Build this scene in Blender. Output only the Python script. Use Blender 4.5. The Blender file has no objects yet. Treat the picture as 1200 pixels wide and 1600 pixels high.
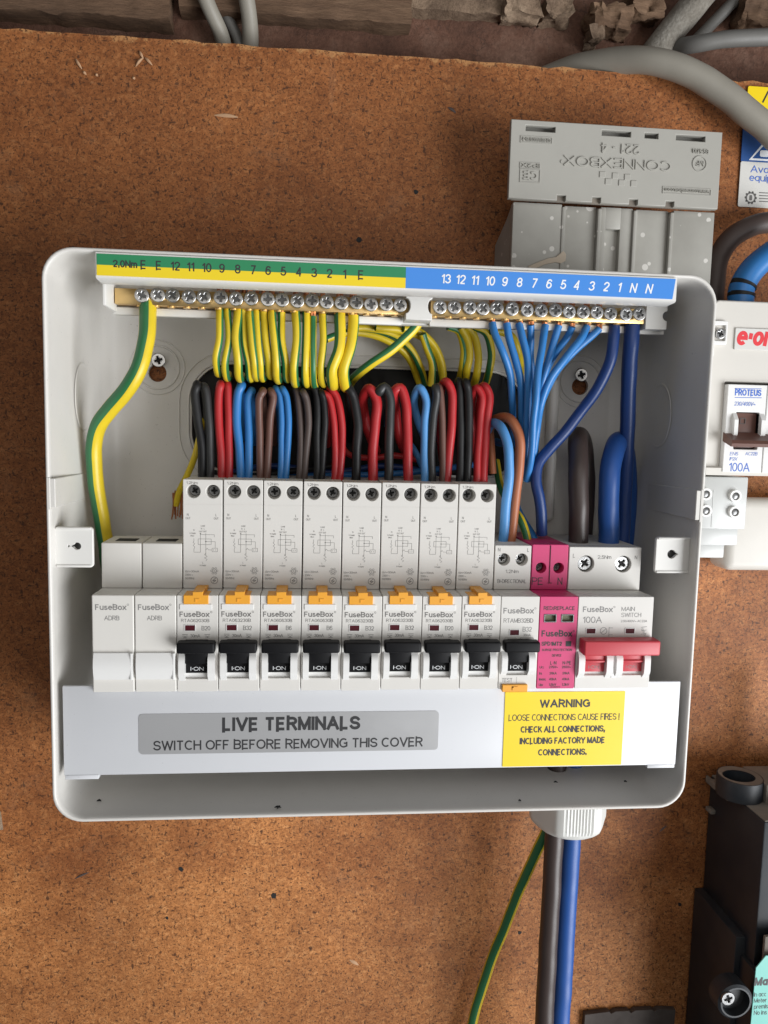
import bpy, bmesh, math, random
from math import radians, sin, cos, pi
from mathutils import Vector, Matrix, noise
random.seed(7)
S = 0.001                                   # everything below is written in millimetres
scene = bpy.context.scene
COL = scene.collection

# ------------------------------------------------------------------ camera
FPX, YAW, PITCH, ROLL = 1198.9, 0.0957255, 0.1012927, -0.0234524
CAMP = Vector((-32.42, -418.02, 71.85))
_cy, _sy, _cp, _sp = cos(YAW), sin(YAW), cos(PITCH), sin(PITCH)
FWD = Vector((_sy*_cp, _cy*_cp, -_sp))
_r = Vector((_cy, -_sy, 0)); _d = FWD.cross(_r)
RIGHT = cos(ROLL)*_r + sin(ROLL)*_d
DOWN = -sin(ROLL)*_r + cos(ROLL)*_d
cam = bpy.data.cameras.new('camera'); camo = bpy.data.objects.new('camera', cam); COL.objects.link(camo)
m = Matrix.Identity(4)
for i in range(3):
    m[i][0] = RIGHT[i]; m[i][1] = -DOWN[i]; m[i][2] = -FWD[i]; m[i][3] = CAMP[i]*S
camo.matrix_world = m
cam.sensor_fit = 'HORIZONTAL'; cam.sensor_width = 36; cam.lens = 36*FPX/1200
cam.clip_start = 0.01; cam.clip_end = 50
scene.camera = camo

# ------------------------------------------------------------------ light
w = bpy.data.worlds.new('World'); scene.world = w; w.use_nodes = True
bg = w.node_tree.nodes['Background']; bg.inputs[0].default_value = (0.93, 0.96, 1.0, 1); bg.inputs[1].default_value = 0.12
def area(name, loc, target, size, power, col):
    l = bpy.data.lights.new(name, 'AREA'); l.shape = 'RECTANGLE'; l.size = size[0]; l.size_y = size[1]
    l.energy = power; l.color = col
    o = bpy.data.objects.new(name, l); COL.objects.link(o); o.location = Vector(loc)*S
    o.rotation_euler = (Vector(target)-Vector(loc)).to_track_quat('-Z', 'Y').to_euler()
area('key_light', (1200, -1090, -600), (0, -30, -30), (1.15, 1.15), 46.0, (0.97, 0.985, 1.0))  # key light from the lower right front, source out of view
area('fill_light', (40, -1000, 330), (0, 0, -20), (0.9, 0.6), 2.1, (1.0, 0.95, 0.89))  # unseen fill, added to lift the enclosure floor and shaded parts
vs = scene.view_settings
vs.view_transform = 'Standard'; vs.look = 'None'; vs.exposure = 0; vs.gamma = 1; vs.use_curve_mapping = False

# ------------------------------------------------------------------ helpers
def P(px, py, y):
    """world point (mm) seen at photo pixel px,py lying on the vertical plane at depth y"""
    d = RIGHT*((px-600)/FPX) + DOWN*((py-800)/FPX) + FWD
    return CAMP + d*((y-CAMP.y)/d.y)
def pxmm(px, py, y):
    return (P(px+1, py, y)-P(px, py, y)).x
def lin(c):
    return tuple(((v/255)/12.92 if v/255 <= .04045 else ((v/255+.055)/1.055)**2.4) for v in c)

def newmat(name):
    m = bpy.data.materials.new(name); m.use_nodes = True
    nt = m.node_tree; b = nt.nodes['Principled BSDF']
    return m, nt, b
def nd(nt, t, **k):
    n = nt.nodes.new(t)
    for a, v in k.items(): setattr(n, a, v)
    return n
def ramp(nt, stops, interp='LINEAR'):
    n = nt.nodes.new('ShaderNodeValToRGB'); n.color_ramp.interpolation = interp
    e = n.color_ramp.elements
    while len(e) < len(stops): e.new(0.5)
    for i, (p, c) in enumerate(stops):
        e[i].position = p; e[i].color = (*c, 1) if len(c) == 3 else c
    return n
def mix(nt, fac, a, b, blend='MIX'):
    n = nt.nodes.new('ShaderNodeMix'); n.data_type = 'RGBA'; n.blend_type = blend
    for sock, v in ((0, fac), (6, a), (7, b)):
        if hasattr(v, 'is_linked'): nt.links.new(v, n.inputs[sock])
        elif isinstance(v, (int, float)): n.inputs[sock].default_value = v
        else: n.inputs[sock].default_value = (*v, 1) if len(v) == 3 else v
    return n.outputs[2]
def coords(nt, scale=(1, 1, 1)):
    tc = nd(nt, 'ShaderNodeTexCoord'); mp = nd(nt, 'ShaderNodeMapping'); mp.inputs['Scale'].default_value = scale
    nt.links.new(tc.outputs['Object'], mp.inputs[0]); return mp.outputs[0]
def noise_n(nt, vec, scale, detail=4, rough=.55):
    n = nd(nt, 'ShaderNodeTexNoise'); n.inputs['Scale'].default_value = scale
    n.inputs['Detail'].default_value = detail; n.inputs['Roughness'].default_value = rough
    nt.links.new(vec, n.inputs['Vector']); return n.outputs['Fac']
def bump(nt, b, h, strength, dist=0.0005):
    n = nd(nt, 'ShaderNodeBump'); n.inputs['Strength'].default_value = strength; n.inputs['Distance'].default_value = dist
    nt.links.new(h, n.inputs['Height']); nt.links.new(n.outputs[0], b.inputs['Normal'])

def plastic(name, col, rough=.42, dirt=.12, grain=.06, metal=0, spec=.5, dirtcol=None, speck=0):
    m, nt, b = newmat(name)
    v = coords(nt)
    n1 = noise_n(nt, v, 55, 6, .6); n2 = noise_n(nt, v, 2600, 2)
    r = ramp(nt, [(.42, (0, 0, 0)), (.75, (1, 1, 1))]); nt.links.new(n1, r.inputs[0])
    dc = dirtcol or tuple(c*.72 for c in col)
    ma = nd(nt, 'ShaderNodeMath', operation='MULTIPLY'); nt.links.new(r.outputs[0], ma.inputs[0]); ma.inputs[1].default_value = dirt
    c = mix(nt, ma.outputs[0], col, dc)
    if speck:
        n3 = noise_n(nt, v, 900, 2); r3 = ramp(nt, [(.70, (0, 0, 0)), (.76, (1, 1, 1))]); nt.links.new(n3, r3.inputs[0])
        m3 = nd(nt, 'ShaderNodeMath', operation='MULTIPLY'); nt.links.new(r3.outputs[0], m3.inputs[0]); m3.inputs[1].default_value = speck
        c = mix(nt, m3.outputs[0], c, (.12, .10, .08))
    nt.links.new(c, b.inputs['Base Color'])
    mr = nd(nt, 'ShaderNodeMapRange'); nt.links.new(n1, mr.inputs[0]); mr.inputs[3].default_value = rough-.08; mr.inputs[4].default_value = rough+.12
    nt.links.new(mr.outputs[0], b.inputs['Roughness'])
    b.inputs['Metallic'].default_value = metal; b.inputs['Specular IOR Level'].default_value = spec
    if grain: bump(nt, b, n2, grain, .0002)
    return m

def stripe_mat(name, c1, c2, frac=.24):
    m, nt, b = newmat(name)
    tc = nd(nt, 'ShaderNodeTexCoord'); sx = nd(nt, 'ShaderNodeSeparateXYZ'); nt.links.new(tc.outputs['UV'], sx.inputs[0])
    fr = nd(nt, 'ShaderNodeMath', operation='FRACT'); nt.links.new(sx.outputs[0], fr.inputs[0])
    lt = nd(nt, 'ShaderNodeMath', operation='LESS_THAN'); nt.links.new(fr.outputs[0], lt.inputs[0]); lt.inputs[1].default_value = frac
    n1 = noise_n(nt, coords(nt), 120, 4)
    c = mix(nt, lt.outputs[0], c1, c2)
    md = nd(nt, 'ShaderNodeMath', operation='MULTIPLY'); nt.links.new(n1, md.inputs[0]); md.inputs[1].default_value = .25
    c = mix(nt, md.outputs[0], c, (.10, .08, .04))
    nt.links.new(c, b.inputs['Base Color']); b.inputs['Roughness'].default_value = .38
    return m

def printed(name, col, rough=.55):
    m, nt, b = newmat(name); n = noise_n(nt, coords(nt), 1800, 2)
    md = nd(nt, 'ShaderNodeMath', operation='MULTIPLY'); nt.links.new(n, md.inputs[0]); md.inputs[1].default_value = .35
    nt.links.new(mix(nt, md.outputs[0], col, tuple(min(1, c*1.4+.03) for c in col)), b.inputs['Base Color']); b.inputs['Roughness'].default_value = rough
    return m

def board_mat():
    m, nt, b = newmat('chipboard')
    v = coords(nt)
    warp = nd(nt, 'ShaderNodeTexNoise'); warp.inputs['Scale'].default_value = 220; nt.links.new(v, warp.inputs['Vector'])
    va = nd(nt, 'ShaderNodeVectorMath', operation='MULTIPLY_ADD'); nt.links.new(warp.outputs['Color'], va.inputs[0]); va.inputs[1].default_value = (.006,)*3; nt.links.new(v, va.inputs[2])
    vo = nd(nt, 'ShaderNodeTexVoronoi'); vo.inputs['Scale'].default_value = 520; nt.links.new(va.outputs[0], vo.inputs['Vector'])
    sep = nd(nt, 'ShaderNodeSeparateColor'); nt.links.new(vo.outputs['Color'], sep.inputs[0])
    big = noise_n(nt, v, 9, 5, .6); fine = noise_n(nt, v, 650, 3, .7); med = noise_n(nt, v, 45, 5, .65)
    r1 = ramp(nt, [(0, (.255, .089, .025)), (.35, (.30, .109, .032)), (.75, (.34, .129, .040)), (1, (.41, .178, .064))]); nt.links.new(sep.outputs[0], r1.inputs[0])
    c = mix(nt, .45, r1.outputs[0], (.285, .105, .032))
    r2 = ramp(nt, [(.35, (.80, .75, .70)), (.68, (1.2, 1.18, 1.14))]); nt.links.new(big, r2.inputs[0])
    c = mix(nt, 1.0, c, r2.outputs[0], 'MULTIPLY')
    fib = nd(nt, 'ShaderNodeMapping'); fib.inputs['Rotation'].default_value = (0, .5, 0); fib.inputs['Scale'].default_value = (260, 600, 620); nt.links.new(va.outputs[0], fib.inputs[0])
    fb = noise_n(nt, fib.outputs[0], 1.0, 5, .75)
    r3 = ramp(nt, [(.30, (.55, .50, .46)), (.5, (1, 1, 1)), (.70, (1.35, 1.38, 1.42))]); nt.links.new(fb, r3.inputs[0])
    c = mix(nt, .85, c, r3.outputs[0], 'MULTIPLY')
    r3 = ramp(nt, [(.33, (.66, .62, .58)), (.62, (1.15, 1.15, 1.15))]); nt.links.new(fine, r3.inputs[0])
    c = mix(nt, .7, c, r3.outputs[0], 'MULTIPLY')
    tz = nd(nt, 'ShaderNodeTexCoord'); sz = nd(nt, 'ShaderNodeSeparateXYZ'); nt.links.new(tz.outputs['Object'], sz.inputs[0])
    wear_light = noise_n(nt, v, 7, 6, .62)                          # worn varnish patches; lightening towards the bottom paints in the brighter low light
    wa = nd(nt, 'ShaderNodeMath', operation='MULTIPLY_ADD'); nt.links.new(sz.outputs[2], wa.inputs[0]); wa.inputs[1].default_value = -1.2; nt.links.new(wear_light, wa.inputs[2])
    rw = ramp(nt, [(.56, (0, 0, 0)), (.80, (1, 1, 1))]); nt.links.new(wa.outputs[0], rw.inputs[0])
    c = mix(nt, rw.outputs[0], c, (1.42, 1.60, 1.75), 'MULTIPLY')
    st = noise_n(nt, v, 14, 7, .7); rs = ramp(nt, [(.36, (.72, .66, .62)), (.52, (1, 1, 1))]); nt.links.new(st, rs.inputs[0]); c = mix(nt, .8, c, rs.outputs[0], 'MULTIPLY')
    sm = nd(nt, 'ShaderNodeMapping'); sm.inputs['Rotation'].default_value = (0, -.8, 0); sm.inputs['Scale'].default_value = (60, 60, 9); nt.links.new(v, sm.inputs[0])
    sn = noise_n(nt, sm.outputs[0], 1, 4, .6); rsn = ramp(nt, [(.66, (0, 0, 0)), (.80, (.30, .30, .30))]); nt.links.new(sn, rsn.inputs[0]); c = mix(nt, rsn.outputs[0], c, (.40, .26, .17))
    ed = nd(nt, 'ShaderNodeMath', operation='MULTIPLY_ADD'); nt.links.new(noise_n(nt, v, 130, 4, .7), ed.inputs[0]); ed.inputs[1].default_value = .016; nt.links.new(sz.outputs[2], ed.inputs[2])
    re = nd(nt, 'ShaderNodeMapRange'); nt.links.new(ed.outputs[0], re.inputs[0]); re.inputs[1].default_value = (P(600, 86, 0).z+6.6)*S; re.inputs[2].default_value = (P(600, 86, 0).z+8.4)*S; re.inputs[4].default_value = .75
    c = mix(nt, re.outputs[0], c, (.50, .25, .095))            # raw torn edge
    # dark bark flecks, stretched both ways
    for sc, th, rotz in (((560, 560, 250), .650, 0), ((250, 560, 620), .650, .6), ((360, 360, 360), .670, .3), ((900, 900, 900), .63, .8), ((1300, 500, 1300), .64, .4), ((150, 150, 150), .725, .1)):
        mp = nd(nt, 'ShaderNodeMapping'); mp.inputs['Rotation'].default_value = (0, .5*rotz+.2, 0); mp.inputs['Scale'].default_value = sc
        nt.links.new(v, mp.inputs[0]); n = noise_n(nt, mp.outputs[0], 1.0, 2, .5)
        r = ramp(nt, [(th-.03, (0, 0, 0)), (th+.03, (1, 1, 1))]); nt.links.new(n, r.inputs[0])
        f = nd(nt, 'ShaderNodeMath', operation='MULTIPLY'); nt.links.new(r.outputs[0], f.inputs[0]); f.inputs[1].default_value = .82
        c = mix(nt, f.outputs[0], c, (.058, .021, .008))
    # pale shavings
    mp = nd(nt, 'ShaderNodeMapping'); mp.inputs['Rotation'].default_value = (0, .9, 0); mp.inputs['Scale'].default_value = (130, 400, 420); nt.links.new(v, mp.inputs[0])
    n = noise_n(nt, mp.outputs[0], 1, 2); r = ramp(nt, [(.68, (0, 0, 0)), (.78, (.5, .5, .5))]); nt.links.new(n, r.inputs[0])
    c = mix(nt, r.outputs[0], c, (.42, .21, .09))
    # scuffed grey dust
    r = ramp(nt, [(.56, (0, 0, 0)), (.80, (.26, .26, .26))]); nt.links.new(med, r.inputs[0])
    c = mix(nt, r.outputs[0], c, (.36, .20, .11))
    nt.links.new(c, b.inputs['Base Color']); b.inputs['Roughness'].default_value = .62; b.inputs['Specular IOR Level'].default_value = .35
    bump(nt, b, fine, .35, .0006)
    return m

def rough_mat(name, c0, c1, c2, scale=30, crack=None, stretch=(1, 1, 1), bs=.8):
    m, nt, b = newmat(name); v = coords(nt, stretch)
    n = noise_n(nt, v, scale, 8, .65); f = noise_n(nt, v, scale*14, 4, .7)
    r = ramp(nt, [(.3, c0), (.5, c1), (.72, c2)]); nt.links.new(n, r.inputs[0]); c = r.outputs[0]
    r3 = ramp(nt, [(.3, (.6, .58, .55)), (.7, (1.15,)*3)]); nt.links.new(f, r3.inputs[0]); c = mix(nt, .8, c, r3.outputs[0], 'MULTIPLY')
    h = f
    if crack:
        vo = nd(nt, 'ShaderNodeTexVoronoi'); vo.feature = 'DISTANCE_TO_EDGE'; vo.inputs['Scale'].default_value = crack
        wn = nd(nt, 'ShaderNodeTexNoise'); wn.inputs['Scale'].default_value = 160; wn.inputs['Detail'].default_value = 5; nt.links.new(v, wn.inputs['Vector'])
        wv = nd(nt, 'ShaderNodeVectorMath', operation='MULTIPLY_ADD'); nt.links.new(wn.outputs['Color'], wv.inputs[0]); wv.inputs[1].default_value = (.009,)*3; nt.links.new(v, wv.inputs[2]); nt.links.new(wv.outputs[0], vo.inputs['Vector'])
        rc = ramp(nt, [(0, (1, 1, 1)), (.045, (0, 0, 0))]); nt.links.new(vo.outputs['Distance'], rc.inputs[0])
        mk = ramp(nt, [(.42, (0, 0, 0)), (.6, (.75, .75, .75))]); nt.links.new(noise_n(nt, v, 38, 3), mk.inputs[0])
        mm = nd(nt, 'ShaderNodeMath', operation='MULTIPLY'); nt.links.new(rc.outputs[0], mm.inputs[0]); nt.links.new(mk.outputs[0], mm.inputs[1])
        c = mix(nt, mm.outputs[0], c, (.05, .028, .02))
    nt.links.new(c, b.inputs['Base Color']); b.inputs['Roughness'].default_value = .85; bump(nt, b, h, bs, .001)
    return m

M = {}
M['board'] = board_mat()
M['shell'] = plastic('enclosure_plastic', (.66, .64, .605), .36, .14, .05, speck=.3)
M['module'] = plastic('module_plastic', (.66, .64, .605), .48, .10, .10)
M['blank'] = plastic('blank_plastic', (.68, .66, .62), .50, .10, .10)
M['cheek'] = plastic('cheek_plastic', (.74, .735, .72), .40, .06, .05)
M['plate'] = plastic('cover_plastic', (.64, .65, .675), .30, .07, .03, speck=.25)
M['ledge'] = plastic('ledge_plastic', (.72, .71, .68), .38, .08, .04)
M['black'] = plastic('toggle_black', (.006, .006, .007), .5, .12, .15, spec=.18, dirtcol=(.03, .03, .03))
M['hole'] = plastic('hole_black', (.008, .008, .008), .7, .1, 0)
M['red'] = plastic('switch_red', (.50, .045, .062), .42, .1, .08)
M['pink'] = plastic('spd_pink', (.58, .036, .155), .45, .1, .08)
M['orange'] = plastic('test_orange', (.80, .36, .03), .45, .15, .05)
M['maroon'] = plastic('flag_maroon', (.075, .008, .014), .5, .1, 0, spec=.2)
M['olive'] = plastic('flag_olive', (.16, .16, .09), .25, .2, 0)
M['green'] = plastic('label_green', (.012, .22, .085), .4, .05, 0)
M['yellow'] = plastic('label_yellow', (.83, .62, .008), .42, .06, 0)
M['warn'] = plastic('warning_yellow', (.84, .62, .006), .42, .05, 0)
M['blue'] = plastic('label_blue', (.045, .24, .70), .4, .05, 0)
M['silver'] = plastic('label_silver', (.50, .50, .505), .34, .12, 0, metal=.45)
M['brass'] = plastic('brass', (.72, .50, .22), .30, .35, .05, metal=.9, dirtcol=(.42, .27, .12))
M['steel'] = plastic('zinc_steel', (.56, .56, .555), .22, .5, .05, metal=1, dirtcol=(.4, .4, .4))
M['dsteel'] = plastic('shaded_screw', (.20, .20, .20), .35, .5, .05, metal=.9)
M['copper'] = plastic('copper', (.62, .27, .14), .32, .4, .1, metal=.9, dirtcol=(.25, .1, .05))
M['gy'] = stripe_mat('earth_insulation', (.78, .58, .02), (.015, .17, .06))
M['wblack'] = plastic('wire_black', (.009, .009, .010), .42, .3, .05, spec=.3, dirtcol=(.05, .05, .05))
M['wgrey'] = plastic('wire_dark_grey', (.022, .023, .024), .42, .3, .05)
M['wred'] = plastic('wire_red', (.42, .018, .022), .36, .2, .04)
M['wblue'] = plastic('wire_blue', (.028, .180, .48), .36, .2, .04)
M['wsky'] = plastic('wire_pale_blue', (.085, .28, .60), .38, .2, .04)
M['wnavy'] = plastic('wire_navy', (.011, .040, .165), .36, .2, .04)
M['wbrown'] = plastic('wire_brown', (.130, .060, .045), .40, .2, .04)
M['wdbrown'] = plastic('wire_dark_brown', (.072, .050, .044), .5, .2, .04)
M['worange'] = plastic('wire_orange_brown', (.40, .13, .055), .40, .2, .04)
M['cgrey'] = plastic('cable_grey', (.275, .255, .215), .50, .35, .1)
M['cgrey2'] = plastic('cable_grey_dark', (.15, .145, .135), .5, .4, .1)
M['pipe'] = rough_mat('dirty_pipe', (.10, .08, .06), (.22, .20, .17), (.36, .34, .30), 40)
M['gland'] = plastic('gland_white', (.64, .64, .61), .45, .15, .05)
M['ink'] = printed('ink_dark', (.02, .02, .022))
M['inkgrey'] = printed('ink_grey', (.13, .125, .12))
M['inklight'] = printed('ink_pale_grey', (.20, .195, .19))
M['inkwhite'] = printed('ink_white', (.78, .80, .82))
M['inkred'] = printed('ink_red', (.62, .02, .03))
M['inkblue'] = printed('ink_blue', (.04, .13, .50))
M['meter'] = plastic('meter_black', (.012, .016, .022), .48, .5, .15, dirtcol=(.05, .045, .04))
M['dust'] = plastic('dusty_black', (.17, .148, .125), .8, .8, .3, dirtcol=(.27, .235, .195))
M['tailbrown'] = plastic('tail_dark_brown', (.048, .033, .029), .40, .25, .05)
M['oldmetal'] = plastic('dull_brown_grey', (.075, .06, .052), .7, .8, .3, dirtcol=(.03, .02, .016))
M['beige'] = plastic('beige_filler', (.50, .42, .33), .7, .3, .2)
M['wtail'] = plastic('tail_blue', (.016, .078, .30), .42, .25, .05)
M['mint'] = plastic('mint_label', (.17, .50, .44), .5, .12, 0)
M['cream'] = plastic('cream_plastic', (.62, .595, .55), .42, .12, .06)
M['clearish'] = plastic('pale_block_plastic', (.50, .51, .50), .3, .15, .05)
M['bluelabel'] = plastic('sticker_blue', (.025, .085, .27), .4, .1, 0)
M['whitelabel'] = plastic('sticker_white', (.62, .61, .58), .45, .15, 0)
M['brick'] = rough_mat('cracked_red_paint', (.075, .034, .021), (.145, .068, .043), (.24, .14, .10), 30, 150)
M['timber'] = rough_mat('old_timber', (.07, .038, .021), (.155, .090, .052), (.26, .165, .10), 22, None, (.35, 1, 3))
M['plaster'] = rough_mat('old_plaster', (.11, .070, .045), (.24, .165, .110), (.38, .28, .195), 40)
M['splinter'] = plastic('pale_splinter', (.50, .30, .17), .7, .3, .1)

# connector box with paint specks
def cbox_mat():
    m, nt, b = newmat('grey_moulding'); v = coords(nt)
    n1 = noise_n(nt, v, 40, 5); r = ramp(nt, [(.3, (.31, .30, .27)), (.7, (.39, .38, .345))]); nt.links.new(n1, r.inputs[0]); c = r.outputs[0]
    for sc, rad in ((95, .17), (210, .22)):
        vo = nd(nt, 'ShaderNodeTexVoronoi'); vo.inputs['Scale'].default_value = sc; nt.links.new(v, vo.inputs['Vector'])
        sp = nd(nt, 'ShaderNodeSeparateColor'); nt.links.new(vo.outputs['Color'], sp.inputs[0])
        sel = nd(nt, 'ShaderNodeMath', operation='SUBTRACT'); nt.links.new(sp.outputs[0], sel.inputs[0]); sel.inputs[1].default_value = .42
        rr = nd(nt, 'ShaderNodeMath', operation='MULTIPLY'); nt.links.new(sel.outputs[0], rr.inputs[0]); rr.inputs[1].default_value = rad*2.2
        lt = nd(nt, 'ShaderNodeMath', operation='LESS_THAN'); nt.links.new(vo.outputs['Distance'], lt.inputs[0]); nt.links.new(rr.outputs[0], lt.inputs[1])
        f = nd(nt, 'ShaderNodeMath', operation='MULTIPLY'); nt.links.new(lt.outputs[0], f.inputs[0]); f.inputs[1].default_value = .85
        c = mix(nt, f.outputs[0], c, (.62, .60, .56))
    nt.links.new(c, b.inputs['Base Color']); b.inputs['Roughness'].default_value = .45
    bump(nt, b, noise_n(nt, v, 1500, 2), .08, .0002)
    return m
M['cbox'] = cbox_mat()
def plain_cbox():
    return plastic('grey_moulding_clean', (.37, .36, .325), .45, .2, .08, speck=0)
M['cflap'] = plain_cbox()

# ------------------------------------------------------------------ mesh building
def circle(cx, cz, r, n=28):
    return [(cx+r*cos(2*pi*i/n), cz+r*sin(2*pi*i/n)) for i in range(n)]
def rrect(x0, x1, z0, z1, r=0, n=6):
    if r <= 0: return [(x0, z0), (x1, z0), (x1, z1), (x0, z1)]
    out = []
    for cx, cz, a in ((x1-r, z0+r, -90), (x1-r, z1-r, 0), (x0+r, z1-r, 90), (x0+r, z0+r, 180)):
        for k in range(n+1):
            t = radians(a+90*k/n); out.append((cx+r*cos(t), cz+r*sin(t)))
    return out
def plus(cx, cz, a, b, rot=0):
    pts = [(-b, -a), (b, -a), (b, -b), (a, -b), (a, b), (b, b), (b, a), (-b, a), (-b, b), (-a, b), (-a, -b), (-b, -b)]
    return [(cx+x*cos(rot)-z*sin(rot), cz+x*sin(rot)+z*cos(rot)) for x, z in pts]


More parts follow.
